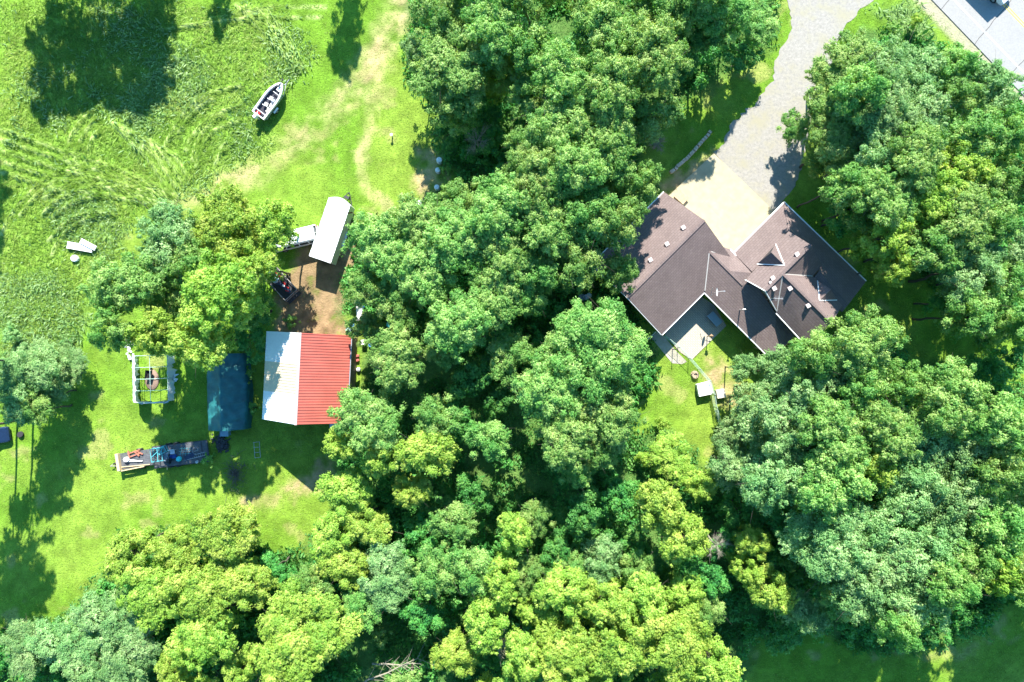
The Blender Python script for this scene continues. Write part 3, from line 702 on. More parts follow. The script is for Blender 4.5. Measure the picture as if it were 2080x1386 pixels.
T(1520,1160,36,"A","tree, left one of the yellow pair by the dark gap",6,.8)
T(1570,1200,55,"A","tree, lower one of the yellow pair by the dark gap",6,.85)
T(1640,1250,50,"C","tree at the upper rim of the dark lawn",6,.75)
T(1600,1290,45,"D","tree at the left rim of the dark lawn",6,1)
T(1640,1160,48,"D","tree in the dark gap beside the great silvery crown",6,1.3)
T(200,1270,75,"C","tree, upper crown of the silvery thicket",6,0.62)
T(110,1320,72,"C","tree, left crown of the silvery thicket",6,0.58)
T(250,1340,75,"C","tree, right crown of the silvery thicket",6,0.62)
T(160,1375,60,"C","tree cut by the bottom edge in the silvery thicket",6,0.58)
T(40,1330,60,"C","tree in the bottom left corner",6,0.47)
T(1150,1070,45,"D","tree in the dark wood, left one of the middle row",6,1.3)
T(1225,1085,42,"D","tree in the dark wood, right one of the middle row",6,1.35)
T(1160,1150,42,"B","tree in the dark wood just above the yellow rows",6,.6)
T(1290,1110,42,"D","tree in the dark wood touching the bright crown's left side",6,1.3)
T(1090,1050,42,"B","tree at the left end of the dark wood",6,.65)
T(1085,1240,48,"A","tree filling the gap left of the yellow rows",6,.7)
T(1075,1165,42,"B","tree above the gap left of the yellow rows",6,.65)
T(1300,1170,44,"B","tree between the dark wood and the yellow rows",6,.65)
T(1400,1210,46,"A","tree under the bright crown, joining the yellow rows",6,.75)
T(1480,1110,44,"D","tree in the dark gap behind the bare dead twigs",6,1.3)
T(960,1000,50,"D","tree in the dark hollow, right one",6,1.1)
T(890,1020,46,"D","tree in the dark hollow, left one",6,1.0)
# --- left edge
T(48,752,58,"C","tree at the left edge, upper crown",7,.62)
T(128,748,42,"C","tree at the left edge, crown nearest the mown lawn",7,.28)
T(95,800,40,"C","tree at the left edge below the crown nearest the lawn",7,.4)
T(60,720,40,"C","tree at the left edge, topmost low crown",7,.4)
T(20,820,50,"C","tree at the left edge above the parked car",7,.6)
T(60,835,45,"B","tree at the left edge right of the parked car",7,.5)
for q in [(20,680,24,"c","bush at the left edge above the silvery trees"), (135,700,20,"c","bush between meadow and silvery trees"), (1350,860,18,"a","bush on the back lawn's left side"), (1310,930,20,"a","bush at the bottom of the back lawn"),
          (420,935,16,"b","weed bush on the right end of the long flatbed"), (570,560,13,"b","bush by the open trailer"), (590,655,18,"b","bush at the upper left of the barn"), (500,760,18,"b","bush between tarp shelter and barn, upper"), (512,830,15,"b","bush between tarp shelter and barn, lower"), (1820,60,20,"b","bush on the grass triangle by the road"), (1860,40,16,"a","low bush nearest the road on the grass triangle"),
          (770,1300,26,"b","bush beside the fallen branches"), (1200,1100,24,"b","bush in the dark wood"), (1480,930,24,"c","bush at the right side of the back lawn"), (905,345,15,"b","bush in the shade right of the white barrels"), (1720,650,20,"b","bush behind the house's right corner")]:
    T(*q[:4], q[4], 7 if q[0] < 700 else 3)
# --- just outside the picture: these throw the shadows that fall into it
OUT = []
for (a, b_, r, sp, h) in [(-100,-235,60,"B",1.1),(-25,-260,72,"B",1.1),(60,-270,72,"B",1.1),(140,-290,72,"B",1.1),(165,-300,55,"B",1.1),(-80,-390,70,"B",1.1),(10,-400,75,"B",1.1),(110,-410,75,"B",1.1),(180,-400,60,"B",1.1),(345,-380,34,"B",1.0),(622,-410,46,"B",1.2),(650,-440,40,"B",1.2),(-255,-20,60,"B",1.1),(-250,120,60,"B",1.1),(-245,240,50,"B",1),(-252,820,80,"B",1.5),(-290,905,70,"B",1.5),(-103,738,60,"B",1.1),
        (950,-80,80,"B",1),(1080,-70,80,"B",1.1),(1200,-80,80,"B",1.1),(1330,-90,80,"B",1.1),(1450,-90,70,"B",1.1),(1540,-90,50,"B",.9),(2150,330,80,"B",1),(2150,520,80,"C",1),(2150,650,80,"B",1),(2160,860,80,"B",1),(2160,1020,80,"C",1),(2150,1200,70,"B",1.5),(2235,1100,80,"B",1.2),(2245,1190,80,"B",1.2),(2245,1290,80,"B",1.1),(2330,1160,85,"B",1.2),(2330,1060,85,"B",1.2),(2330,1250,85,"B",1.2),
        (100,1470,70,"C",.8),(350,1470,80,"A",.9),(560,1480,80,"A",.9),(800,1470,80,"B",.9),(1000,1480,80,"A",.9),(1200,1470,80,"A",.9),(1380,1470,80,"A",.9)]:
    OUT.append((a, b_, r, sp, h))
for e, test, ky in (("top", lambda o: o[1] < 0 and o[0] > -1, 0), ("left", lambda o: o[0] < 0, 1), ("right", lambda o: o[0] > 2080 and o[1] > 0, 1), ("bottom", lambda o: o[1] > 1386, 0)):
    for i, o in enumerate(sorted([o for o in OUT if test(o) and not (e == "top" and o[0] < 0)], key=lambda o: o[ky])):
        T(*o[:4], "tree outside the %s edge, %s from the %s" % (e, "first second third fourth fifth sixth seventh eighth ninth tenth eleventh twelfth thirteenth fourteenth fifteenth sixteenth seventeenth eighteenth nineteenth twentieth".split()[i], "top" if ky else "left"), 8, o[4])
# bare dead branches and snags
def snag(px, py, h, r, label, seed, m=None, n=9, lean=(0, 0)):
    rs = np.random.RandomState(seed); r = r * .75; x, y = P(px, py, h); mb = MB()
    tp = limb_mesh(mb, rs, (-lean[0], -lean[1], -h - .2), (0, 0, 0), .14, .07, 6, 0)
    for k in range(n):
        a = 2 * math.pi * k / n + rs.rand(); e = np.array([math.cos(a) * r, math.sin(a) * r, rs.uniform(-.1, .5) * r]) * rs.uniform(.6, 1.1)
        pts = limb_mesh(mb, rs, tp[-1 - (k % 2)], e, .03, .010, 5, .1)
        for q in pts[1:]:
            for _ in range(7):
                d = e * .35 + rs.normal(0, .22 * r, 3); mb.tube([q, tuple(np.array(q) + d * .5 + rs.normal(0, .04, 3)), tuple(np.array(q) + d)], .013, 4, .005)
    o = mb.build("dead_tree", m or DEADBARK); o.location = (x, y, h); return tag(o, label, "dead tree", "dead trees with bare branches")
snag(1456,1108,8.6,1.5,"bare grey dead tree sticking out right of a bright yellow-green crown",1)
snag(970,285,5.5,1.9,"bare grey dead tree in the shade at the grove's meadow edge",2)
snag(1015,1305,7.5,1.8,"bare pale dead tree at the bottom edge left of centre",3)
snag(1335,292,1.9,1.1,"low bare dark dead bush behind the stone wall",5, n=14)
def fallen(px, py, ang, ln, label, seed):
    rs = np.random.RandomState(seed); x, y = P(px, py); mb = MB(); c, s_ = math.cos(ang), math.sin(ang)
    pts = limb_mesh(mb, rs, (0, 0, .5), (c * ln, s_ * ln, 1.6), .13, .03, 7, .1)
    for q in pts[2:]:
        for k in (-1, 1):
            e = np.array(q) + np.array([c, s_, 0]) * ln * .2 + np.array([-s_, c, 0]) * k * ln * .18 * rs.uniform(.5, 1.2) + np.array([0, 0, rs.rand() * .5]); mb.tube([q, tuple(e)], .035, 5, .012)
    o = mb.build("fallen_branch", DEADBARK); o.location = (x, y, .5); return tag(o, label, "branch", "fallen branches")
fallen(720,1385,.45,8.5,"long pale fallen branch lying among dark shrubs at the bottom edge",11)
fallen(760,1340,.1,5.5,"shorter fallen branch just above the long one",12)
# ================================================================ HOUSE  (a = along north-east, b = along south-east, metres)
q2 = math.sqrt(.5)
def H(a, b, z=0.0): return ((a + b) * q2, (a - b) * q2, z)
def shingle(name, c0, c1, strand):
    m, t, b = nodes(name); N, L = t.nodes, t.links
    tc = N.new("ShaderNodeTexCoord"); mp = N.new("ShaderNodeMapping"); mp.inputs["Rotation"].default_value = (0, 0, R(-45) if strand else R(45)); L.new(tc.outputs["Object"], mp.inputs[0])
    br = N.new("ShaderNodeTexBrick"); br.inputs["Scale"].default_value = 1.0; br.inputs["Brick Width"].default_value = .42; br.inputs["Row Height"].default_value = .24
    br.inputs["Mortar Size"].default_value = .022; br.inputs["Mortar Smooth"].default_value = .4; br.inputs["Bias"].default_value = .1
    br.inputs["Color1"].default_value = c0 + (1,); br.inputs["Color2"].default_value = c1 + (1,); br.inputs["Mortar"].default_value = tuple(x * .8 for x in c0) + (1,)
    L.new(mp.outputs[0], br.inputs[0])
    n = N.new("ShaderNodeTexNoise"); n.inputs["Scale"].default_value = .6; n.inputs["Detail"].default_value = 8; L.new(tc.outputs["Object"], n.inputs["Vector"])
    mr = N.new("ShaderNodeMapRange"); mr.inputs[3].default_value = .8; mr.inputs[4].default_value = 1.2; L.new(n.outputs[0], mr.inputs[0])
    mx = N.new("ShaderNodeMix"); mx.data_type = 'RGBA'; mx.blend_type = 'MULTIPLY'; mx.inputs["Factor"].default_value = 1
    L.new(br.outputs[0], mx.inputs["A"]); L.new(mr.outputs[0], mx.inputs["B"]); L.new(mx.outputs["Result"], b.inputs["Base Color"])
    b.inputs["Roughness"].default_value = .92; b.inputs["Specular IOR Level"].default_value = .25
    bp = N.new("ShaderNodeBump"); bp.inputs["Strength"].default_value = .5; bp.inputs["Distance"].default_value = .02; L.new(br.outputs["Fac"], bp.inputs["Height"]); bp.invert = True; L.new(bp.outputs[0], b.inputs["Normal"])
    return m
SH1 = shingle("brown_shingles", (.148, .112, .106), (.172, .132, .124), True); SH2 = shingle("brown_shingles_crosswise", (.148, .112, .106), (.172, .132, .124), False)
WHT = mat("white_trim", (.78, .78, .76), .5, .04, dirt=(.45, .43, .40), dscale=1.5, damt=.3)
SID = mat("beige_siding", (.50, .43, .33), .8, .06); GLS = mat("window_glass", (.03, .04, .05), .08, .1, spec=.8); DRK = mat("dark_metal", (.04, .04, .045), .5, .2)
GALV = mat("galvanised_metal", (.45, .46, .47), .45, .12, 6, metal=.5); FLASH = mat("valley_flashing", (.42, .40, .37), .6, .1, 4)
HC = H(24.5, 12)
hs_ = thing("house", "brown shingled house with two wings around a concrete pad", "house", (HC[0], HC[1], 0))
def hp(a, b, z): x, y, z = H(a, b, z); return (x - HC[0], y - HC[1], z)
def roof(facets, m=None, th=.16, name="roof"):
    mb = MB()
    for f in facets: mb.slab([hp(*p) for p in f], th)
    return mb.build(name, m or SH1, hs_)
def strip(parent, name, m, segs, w=.12, up=.03, th=.05, box=True):
    mb = MB()
    for p0, p1 in segs:
        p, q = Vector(hp(*p0)), Vector(hp(*p1)); d = (q - p).normalized(); s_ = d.cross(Vector((0, 0, 1))).normalized() * w / 2; u = Vector((0, 0, up))
        vs = [p - s_ + u, p + s_ + u, q + s_ + u, q - s_ + u]; vs += [v - Vector((0, 0, th)) for v in vs]
        mb.add([tuple(v) for v in vs], [(3, 2, 1, 0), (4, 5, 6, 7), (0, 1, 5, 4), (1, 2, 6, 5), (2, 3, 7, 6), (3, 0, 4, 7)])
    return mb.build(name, m, parent)
def walls(a0, a1, b0, b1, z1, ridge=None, axis='a', hr=0):
    "box walls with gable ends"
    mb = MB(); n = [(a0, b0), (a1, b0), (a1, b1), (a0, b1)]
    vs = [hp(a, b, 0) for a, b in n] + [hp(a, b, z1) for a, b in n]; fs = [(3, 2, 1, 0), (0, 1, 5, 4), (1, 2, 6, 5), (2, 3, 7, 6), (3, 0, 4, 7)]
    if ridge is None: fs.append((4, 5, 6, 7))
    elif axis == 'a': vs += [hp(a0, ridge, hr), hp(a1, ridge, hr)]; fs += [(4, 5, 9, 8), (8, 9, 6, 7), (4, 8, 7), (5, 6, 9)]
    else: vs += [hp(ridge, b0, hr), hp(ridge, b1, hr)]; fs += [(4, 8, 9, 7), (8, 5, 6, 9), (4, 5, 8), (7, 9, 6)]
    mb.add(vs, fs); return mb.build("wall", SID, hs_)
# garage wing
gr = roof([[(12.4, .25, 3.0), (12.2, 5.5, 5.8), (24.05, 5.5, 5.8), (24.0, .25, 3.0)], [(12.2, 5.5, 5.8), (12.45, 11.43, 3.0), (24.0, 11.43, 3.0), (24.05, 5.5, 5.8)]])
strip(gr, "ridge_cap", SH2, [((12.2, 5.5, 5.8), (24.05, 5.5, 5.8))], .3, .03)
strip(gr, "gutter", WHT, [((12.4, .20, 2.95), (24.0, .20, 2.95)), ((12.45, 11.48, 2.95), (19.3, 11.48, 2.95))], .14, .02, .14)
strip(gr, "rake_trim", WHT, [((12.36, .25, 2.98), (12.16, 5.5, 5.78)), ((12.16, 5.5, 5.78), (12.4, 11.43, 2.98))], .07, 0, .16)
walls(13.0, 23.4, .8, 10.9, 2.75, 5.5, 'a', 5.35)
# connecting wing
cw = roof([[(22.45, 7.6, 4.4), (22.45, 11.5, 4.4), (24.7, 10.75, 3.0), (24.75, 10.1, 2.87), (23.6, 8.2, 3.62)], [(22.45, 11.5, 4.4), (22.45, 14.2, 4.4), (24.1, 13.5, 4.62), (24.7, 10.75, 3.0)]], SH2)
cs = roof([[(19.24, 11.2, 3.0), (22.45, 8.1, 4.4), (22.45, 13.6, 4.4), (23.4, 14.6, 4.815), (22.75, 18.55, 4.53), (19.24, 22.1, 3.0)],
           [(19.24, 22.1, 3.0), (22.75, 18.55, 4.53), (23.6, 22.1, 3.0)]], SH2)
strip(cw, "ridge_cap", SH1, [((22.45, 8.3, 4.4), (22.45, 13.7, 4.4))], .26, .03)
strip(cw, "valley_flashing", FLASH, [((22.5, 8.5, 4.36), (24.05, 10.2, 3.42)), ((22.3, 8.55, 4.36), (19.35, 11.35, 3.07))], .12, .05)
strip(cs, "gutter", WHT, [((19.18, 11.5, 2.95), (19.18, 22.1, 2.95))], .14, .02, .14)
strip(cw, "gutter", WHT, [((24.74, 10.1, 2.93), (24.5, 11.7, 3.35))], .14, .02, .12)
walls(19.8, 24.0, 11.0, 21.6, 2.7)
# main upper volume: ridge A (north-east) crossed by ridge B (south-east)
mn = roof([[(22.87, 13.36, 5.2), (22.87, 15.27, 7.4), (29.7, 15.27, 7.4), (30.0, 12.95, 5.0)],                      # A, north-west slope
           [(25.3, 15.27, 7.4), (28.3, 18.25, 5.2), (29.85, 18.15, 5.2), (29.7, 15.27, 7.4)],                        # A, south-east slope beyond the valley
           [(22.87, 15.27, 7.4), (22.87, 18.29, 5.2), (25.3, 15.27, 7.4)],                                          # A, south-east slope before the valley
           ])
mo = roof([[(25.4, 15.3, 7.4), (25.4, 22.7, 7.4), (28.3, 22.8, 5.2), (28.3, 18.25, 5.2)],                            # B, north-east slope
           [(25.4, 15.3, 7.4), (22.7, 18.2, 5.2), (22.5, 23.0, 5.2), (25.4, 22.7, 7.4)]], SH2)                      # B, south-west slope
strip(mn, "ridge_cap", SH2, [((22.87, 15.27, 7.4), (29.7, 15.27, 7.4))], .26, .03)
strip(mo, "ridge_cap", SH1, [((25.4, 15.4, 7.4), (25.4, 22.7, 7.4))], .26, .03)
strip(mn, "valley_flashing", FLASH, [((25.4, 15.35, 7.36), (28.3, 18.25, 5.17)), ((25.3, 15.4, 7.33), (22.75, 18.2, 5.23))], .12, .05)
strip(mn, "rake_trim", WHT, [((22.8, 13.3, 5.2), (22.8, 15.27, 7.4)), ((22.8, 15.27, 7.4), (22.8, 18.25, 5.2))], .08, 0, .16)
strip(mo, "gutter", WHT, [((22.62, 18.3, 5.15), (22.42, 23.0, 5.15))], .12, 0, .12)
walls(23.4, 29.3, 13.7, 17.8, 4.7, 15.4, 'a', 6.95)
walls(23.2, 27.9, 17.0, 22.2, 4.7, 25.4, 'b', 6.75)
# low wrap-round roof
lo = roof([[(24.7, 10.7, 3.0), (24.1, 13.3, 4.72), (30.05, 13.25, 4.7), (32.7, 10.7, 3.0)]])
ln_ = roof([[(30.05, 13.25, 4.7), (29.3, 18.4, 4.9), (27.9, 18.6, 4.9), (27.9, 23.4, 4.9), (29.2, 23.4, 4.55), (32.95, 23.45, 3.0), (32.7, 10.7, 3.0)]], SH2)
strip(lo, "gutter", WHT, [((24.6, 10.65, 2.98), (32.75, 10.63, 2.98))], .16, .02, .14)
strip(ln_, "gutter", WHT, [((32.76, 10.6, 2.98), (33.0, 23.45, 2.98))], .16, .02, .14)
strip(lo, "hip_cap", SH2, [((30.05, 13.25, 4.7), (32.7, 10.7, 3.0))], .22, .03)
walls(24.9, 32.1, 11.3, 22.9, 2.7)
# two small gablets
def gablet(apex, c1, c2, front, m1, label=None):
    mb = MB(); mb.slab([hp(*apex), hp(*front), hp(*c1)], .08); mb.slab([hp(*apex), hp(*c2), hp(*front)], .08); d = mb.build("dormer", m1, hs_)
    strip(d, "valley_flashing", WHT, [(apex, c1), (apex, c2)], .10, .05)
    mb = MB(); k = .97; cc = [tuple(x * k + y * (1 - k) for x, y in zip(p, apex)) for p in (c1, c2, front)]
    mb.slab([hp(*c) for c in cc], .05); mb.build("louvre", DRK, d)
    return d
gablet((26.3, 14.85, 6.98), (27.95, 12.9, 5.1), (24.95, 13.0, 5.1), (26.3, 12.9, 6.95), SH2)
gablet((26.4, 20.25, 6.68), (28.3, 18.95, 5.25), (28.3, 21.97, 5.25), (28.15, 20.3, 6.6), SH1)
# vents, pipes, aerials
VNT = mat("faded_vent_metal", (.50, .42, .40), .6, .15, 5)
def vent(px, py, h, s_=.33, tall=.26):
    for _ in range(6):
        x, y = P(px, py, h + tall); a, b = (x + y) * q2, (x - y) * q2; sl2 = 2.2 / 2.9
        if b < 12: h = (3 + 2.8 * (b - .25) / 5.25) if b < 5.5 else 5.8 - 2.8 * (b - 5.5) / 5.93
        else: h = min(7.4 - abs(b - 15.27) * (1.13 if b < 15.27 else .73), 9) if b < 15.4 else max(7.4 - (b - 15.27) * .73, 7.4 - abs(a - 25.4) * sl2)
    x, y = P(px, py, h + tall); mb = MB(); mb.box(x - HC[0], y - HC[1], h - .1, s_, s_, tall, R(30)); mb.box(x - HC[0], y - HC[1], h - .1 + tall, s_ * 1.35, s_ * 1.35, .07, R(30)); mb.build("roof_vent", VNT, hs_)
for a in ((1388.5, 462, 4.55), (1355.2, 495.5, 4.55), (1321.6, 528, 4.55), (1570.5, 565, 6.6), (1573.5, 586, 6.2), (1605.5, 586, 6.55), (1642.5, 621, 6.3)): vent(*a)
vent(1620, 516.5, 6.4, .34, .25); vent(1565.5, 574, 6.4, .22, .2)
mb = MB(); x, y = P(1511, 629, 4.9); x -= HC[0]; y -= HC[1]; mb.tube([(x, y, 3.3), (x, y, 5.0)], .06, 8); mb.tube([(x - .15, y, 5.0), (x + .15, y, 5.05)], .07, 8); mb.build("vent_pipe", GALV, hs_)
x, y = P(1456, 593, 5.0); x -= HC[0]; y -= HC[1]
mb = MB(); mb.tube([(x - .3, y - .35, 3.7), (x - .1, y - .05, 4.6)], .03, 6); mb.tube([(x - .3, y - .35, 3.7), (x - .3, y + .5, 4.5)], .025, 6)
dish = mb.build("satellite_dish", GALV, hs_)
mb = MB(); vs = []; n_ = 18
for r_, dz in ((0, 0), (.2, .02), (.36, .07), (.42, .10)):
    for k in range(n_):
        t_ = 2 * math.pi * k / n_; v = Matrix.Rotation(R(62), 3, 'Y') @ Vector((math.cos(t_) * r_, math.sin(t_) * r_ * 1.1, dz)); vs.append((x + v.x, y + v.y, 4.75 + v.z))
mb.add(vs, [(j * n_ + k, j * n_ + (k + 1) % n_, (j + 1) * n_ + (k + 1) % n_, (j + 1) * n_ + k) for j in range(3) for k in range(n_)])
mb.build("reflector", WHT, dish); mb = MB(); mb.tube([(x, y, 4.6), (x + .8, y + .08, 4.9)], .02, 5); mb.box(x + .85, y + .08, 4.85, .2, .08, .08); mb.build("feed_arm", GALV, dish)
x, y = P(1573, 606, 8.2); x -= HC[0]; y -= HC[1]
mb = MB(); mb.tube([(x, y, 6.0), (x, y, 8.3)], .025, 6); mb.tube([(x - .1, y, 8.25), (x + .9, y - .08, 8.25)], .018, 5)
for k in range(6): mb.tube([(x + .1 + .15 * k, y - .3 + .03 * k, 8.25), (x + .1 + .15 * k, y + .28 - .03 * k, 8.25)], .01, 4)
mb.build("tv_aerial", GALV, hs_)
# doors and windows (seen only from the side)
mb = MB()
for b0, b1 in ((1.6, 5.0), (6.2, 9.6)):
    for k in range(4): mb.slab([hp(23.4, b0, .12 + .52 * k), hp(23.44, b0, .12 + .52 * k), hp(23.44, b1, .12 + .52 * k), hp(23.4, b1, .12 + .52 * k)], -.48)
mb.build("garage_door", WHT, hs_)
for a_, b_, dr in ((26.5, 11.3, 'b'), (30, 11.3, 'b'), (19.8, 13.5, 'a'), (19.8, 18, 'a'), (13.0, 5.5, 'a')):
    if dr == 'b': pts = [(a_ - .7, b_ - .03), (a_ + .7, b_ - .03), (a_ + .7, b_ + .04), (a_ - .7, b_ + .04)]
    else: pts = [(a_ - .03, b_ - .7), (a_ + .04, b_ - .7), (a_ + .04, b_ + .7), (a_ - .03, b_ + .7)]
    mb = MB(); mb.prism([hp(a, b, 0)[:2] for a, b in pts][::-1], 1.0, 2.2); mb.build("window", GLS, hs_)
# patio behind the house
PAV = mat("patio_pavers", (.44, .39, .31), .9, .12, 4)
m, t, b = nodes("patio_brick"); N, L = t.nodes, t.links
tc = N.new("ShaderNodeTexCoord"); mp = N.new("ShaderNodeMapping"); mp.inputs["Rotation"].default_value = (0, 0, R(45)); L.new(tc.outputs["Object"], mp.inputs[0])
br = N.new("ShaderNodeTexBrick"); br.inputs["Scale"].default_value = 1; br.inputs["Brick Width"].default_value = .4; br.inputs["Row Height"].default_value = .2; br.inputs["Mortar Size"].default_value = .015
br.inputs["Color1"].default_value = (.46, .40, .31, 1); br.inputs["Color2"].default_value = (.38, .34, .28, 1); br.inputs["Mortar"].default_value = (.2, .18, .13, 1)
L.new(mp.outputs[0], br.inputs[0]); L.new(br.outputs[0], b.inputs["Base Color"]); b.inputs["Roughness"].default_value = .9
patio = [(1420,600),(1345,672),(1380,715),(1405,731),(1475,662),(1450,620)]
sheet("patio", W2(patio), .07, m, "brick paved patio in the angle behind the house", "patio")
sheet("path", W2([(1322,685),(1340,672),(1372,712),(1395,735),(1385,740),(1365,738)]), .05, mat("old_concrete", (.40, .37, .29), .95, .15, 2), "curved concrete path along the back of the garage", "path")
# ================================================================ BARN
BR = R(-2.9)
bc = (-22.66, -4.0)
bn = thing("barn", "metal barn with one red and one white roof slope", "barn", (bc[0], bc[1], 0), BR)
RED = mat("red_metal_roof", (.45, .115, .085), .45, .12, .5, bump=.04, spec=.45); CRM = mat("cream_metal_panels", (.62, .53, .38), .5, .05); WMR = mat("white_metal_panels", (.74, .76, .76), .4, .04, spec=.5)
HW, HL, ZE, ZR = 4.68, 4.87, 4.6, 7.7
sl_ = (ZR - ZE) / HW
def rside(sgn, y0, y1, m):
    mb = MB(); mb.slab([(0.0, y0, ZR), (sgn * HW, y0, ZE), (sgn * HW, y1, ZE), (0.0, y1, ZR)], .06)
    y = math.ceil((y0 + .02) / .3) * .3
    while y < y1 - .03:
        mb.slab([(sgn * .12, y - .035, ZR - .12 * sl_ + .055), (sgn * HW, y - .035, ZE + .055), (sgn * HW, y + .035, ZE + .055), (sgn * .12, y + .035, ZR - .12 * sl_ + .055)], .05)
        y += .3
    return mb.build("roof", m, bn)
rside(1, -HL, HL, RED)
rside(-1, 1.55, HL, WMR); rside(-1, -1.7, 1.55, CRM); rside(-1, -HL, -1.7, WMR)
mb = MB(); mb.slab([(-.14, -HL - .03, ZR + .0), (0, -HL - .03, ZR + .11), (0, HL + .03, ZR + .11), (-.14, HL + .03, ZR + .0)], .04); mb.slab([(0, -HL - .03, ZR + .11), (.14, -HL - .03, ZR), (.14, HL + .03, ZR), (0, HL + .03, ZR + .11)], .04)
mb.build("ridge_cap", mat("pale_ridge_metal", (.55, .42, .40), .5, .1), bn)
BW = mat("weathered_barn_boards", (.23, .17, .13), .9, .2, 4, bump=.3)
mb = MB(); w, l_ = HW - .3, HL - .3; zt = ZR - .3 * sl_ - .1
mb.add([(-w, -l_, 0), (w, -l_, 0), (w, l_, 0), (-w, l_, 0), (-w, -l_, ZE + .05), (w, -l_, ZE + .05), (w, l_, ZE + .05), (-w, l_, ZE + .05), (0, -l_, zt), (0, l_, zt)],
       [(3, 2, 1, 0), (0, 1, 5, 8, 4), (2, 3, 7, 9, 6), (1, 2, 6, 5), (3, 0, 4, 7), (4, 8, 9, 7), (8, 5, 6, 9)])
mb.build("wall", BW, bn)
mb = MB(); mb.box(0, l_ + .04, 0, 3.2, .08, 3.2); mb.build("door", RED, bn)
mb = MB(); mb.tube([(HW + .06, -HL, ZE - .05), (HW + .06, HL, ZE - .05)], .06, 6); mb.build("gutter", GALV, bn)
# lean-to piece sticking out of the bottom end
mb = MB(); mb.slab([(2.2, -HL + .1, 2.5), (4.0, -HL + .1, 2.5), (4.0, -HL - .95, 2.2), (2.2, -HL - .95, 2.2)], .06); mb.build("porch_roof", GALV, bn)
# ================================================================ TARP SHELTER
TRP = mat("teal_tarp", (.012, .115, .12), .5, .3, 1.2, bump=.6, bscale=3.2, dirt=(.04, .18, .18), dscale=1.3, damt=.5, spec=.5)
tx, ty = P(456, 797, 2.8)
ts = thing("tarp_shelter", "long shelter covered with a dark teal tarp beside the barn", "shelter", (tx, ty, 0), R(1.2))
nx_, ny_ = 28, 60; rs = np.random.RandomState(4); vs = []; half, hl = 2.2, 4.35
for j in range(ny_ + 1):
    for i in range(nx_ + 1):
        u, v = -1 + 2 * i / nx_, -1 + 2 * j / ny_; bul = .35 * math.cos(v * 1.35) if u > 0 else .05
        ww = half + (bul if u > 0 else 0)
        s_ = min(1, abs(u) / .84); xx = math.copysign(s_ * (ww - .1), u) + (0 if abs(u) <= .84 else math.copysign((abs(u) - .84) / .16 * .15, u)) - .25
        zz = 3.3 - 1.25 * s_ - (0 if abs(u) <= .84 else (abs(u) - .84) / .16 * 1.5)
        zz += .05 * math.sin(v * 21 + u * 3 + 2 * math.sin(u * 5)) - .12 * math.exp(-((v + .3 * u - .35) * 9) ** 2) - .10 * math.exp(-((v - .4 * u + .45) * 8) ** 2) + .0 * math.sin(v * 21 + u * 3) * (abs(u) > .15) * (1 if u > 0 else .3) - .10 * abs(math.sin(v * math.pi * 3)) * (.2 < abs(u) < .84)
        if u > 0: zz += .035 * math.sin(14 * math.hypot(u - .2, (v - .9) * 1.7) * 2.0)
        vs.append((xx, v * hl, zz))
fs = [(j * (nx_ + 1) + i, j * (nx_ + 1) + i + 1, (j + 1) * (nx_ + 1) + i + 1, (j + 1) * (nx_ + 1) + i) for j in range(ny_) for i in range(nx_)]
mb = MB(); mb.add(vs, fs); mb.build("cover", TRP, ts, smooth=True)
mb = MB()
for yy in (-4.2, -1.4, 1.4, 4.2):
    mb.tube([(-2.3, yy, 0), (-2.25, yy, 1.9), (-.25, yy, 3.15), (1.75, yy, 1.9), (1.8, yy, 0)], .03, 6)
mb.build("frame", GALV, ts)
TIN = mat("blue_grey_sheet_metal", (.25, .40, .50), .5, .1)
cx, cy = P(455, 879, .9)
mb = MB(); mb.box(0, 0, .05, .9, .8, .75); mb.box(0, 0, .8, 1.0, .9, .06); mb.tube([(-.45, -.5, .88), (-.45, .4, .88)], .03, 5); mb.tube([(.45, -.5, .88), (.45, .4, .88)], .03, 5)
o = mb.build("metal_chest", TIN); o.location = (cx, cy, 0); tag(o, "pale blue metal chest standing at the lower end of the teal tarp shelter", "chest")
# ================================================================ GREENHOUSE FRAME
PLS = mat("white_plastic_sheet", (.75, .76, .77), .4, .06, 3, bump=.4, bscale=8); PIPE = mat("pale_green_pipe", (.42, .62, .52), .5, .1); CLOTH = mat("dark_green_cloth", (.02, .05, .05), .8, .2)
gx0, gy0 = P(307, 769, 1.2)
gh = thing("greenhouse_frame", "uncovered hoop greenhouse frame with white plastic rolled along its sides", "greenhouse", (gx0, gy0, 0), R(1.5))
mb = MB(); ghw, ghl = 2.0, 2.65
def hoop(y): return [(-ghw, y, 0), (-ghw, y, 1.4), (-ghw * .72, y, 2.2), (0, y, 2.7), (ghw * .72, y, 2.2), (ghw, y, 1.4), (ghw, y, 0)]
for k in range(5): mb.tube(hoop(-ghl + k * ghl / 2), .028, 6)
for x_, z_ in ((-ghw * .8, 2.0), (-ghw * .64, 2.32), (ghw * .3, 2.57), (ghw, 1.4), (-ghw, 1.4)): mb.tube([(x_, -ghl, z_), (x_, ghl, z_)], .028, 6)
mb.build("pipe_frame", PIPE, gh)
def ragged(mbx, x0, x1, z0, z1, n_=24, y0=-ghl, y1=ghl, seed=1, wig=.10):
    rs = np.random.RandomState(seed); vs = []
    for i in range(n_ + 1):
        y = y0 + (y1 - y0) * i / n_; j = rs.normal(0, wig)
        for t_ in (0, .35, .7, 1): vs.append((x0 + (x1 - x0) * t_ + j * t_ + rs.normal(0, .03), y, z0 + (z1 - z0) * t_ + rs.normal(0, .04)))
    mbx.add(vs, [(4 * i + k, 4 * i + k + 1, 4 * i + k + 5, 4 * i + k + 4) for i in range(n_) for k in range(3)])
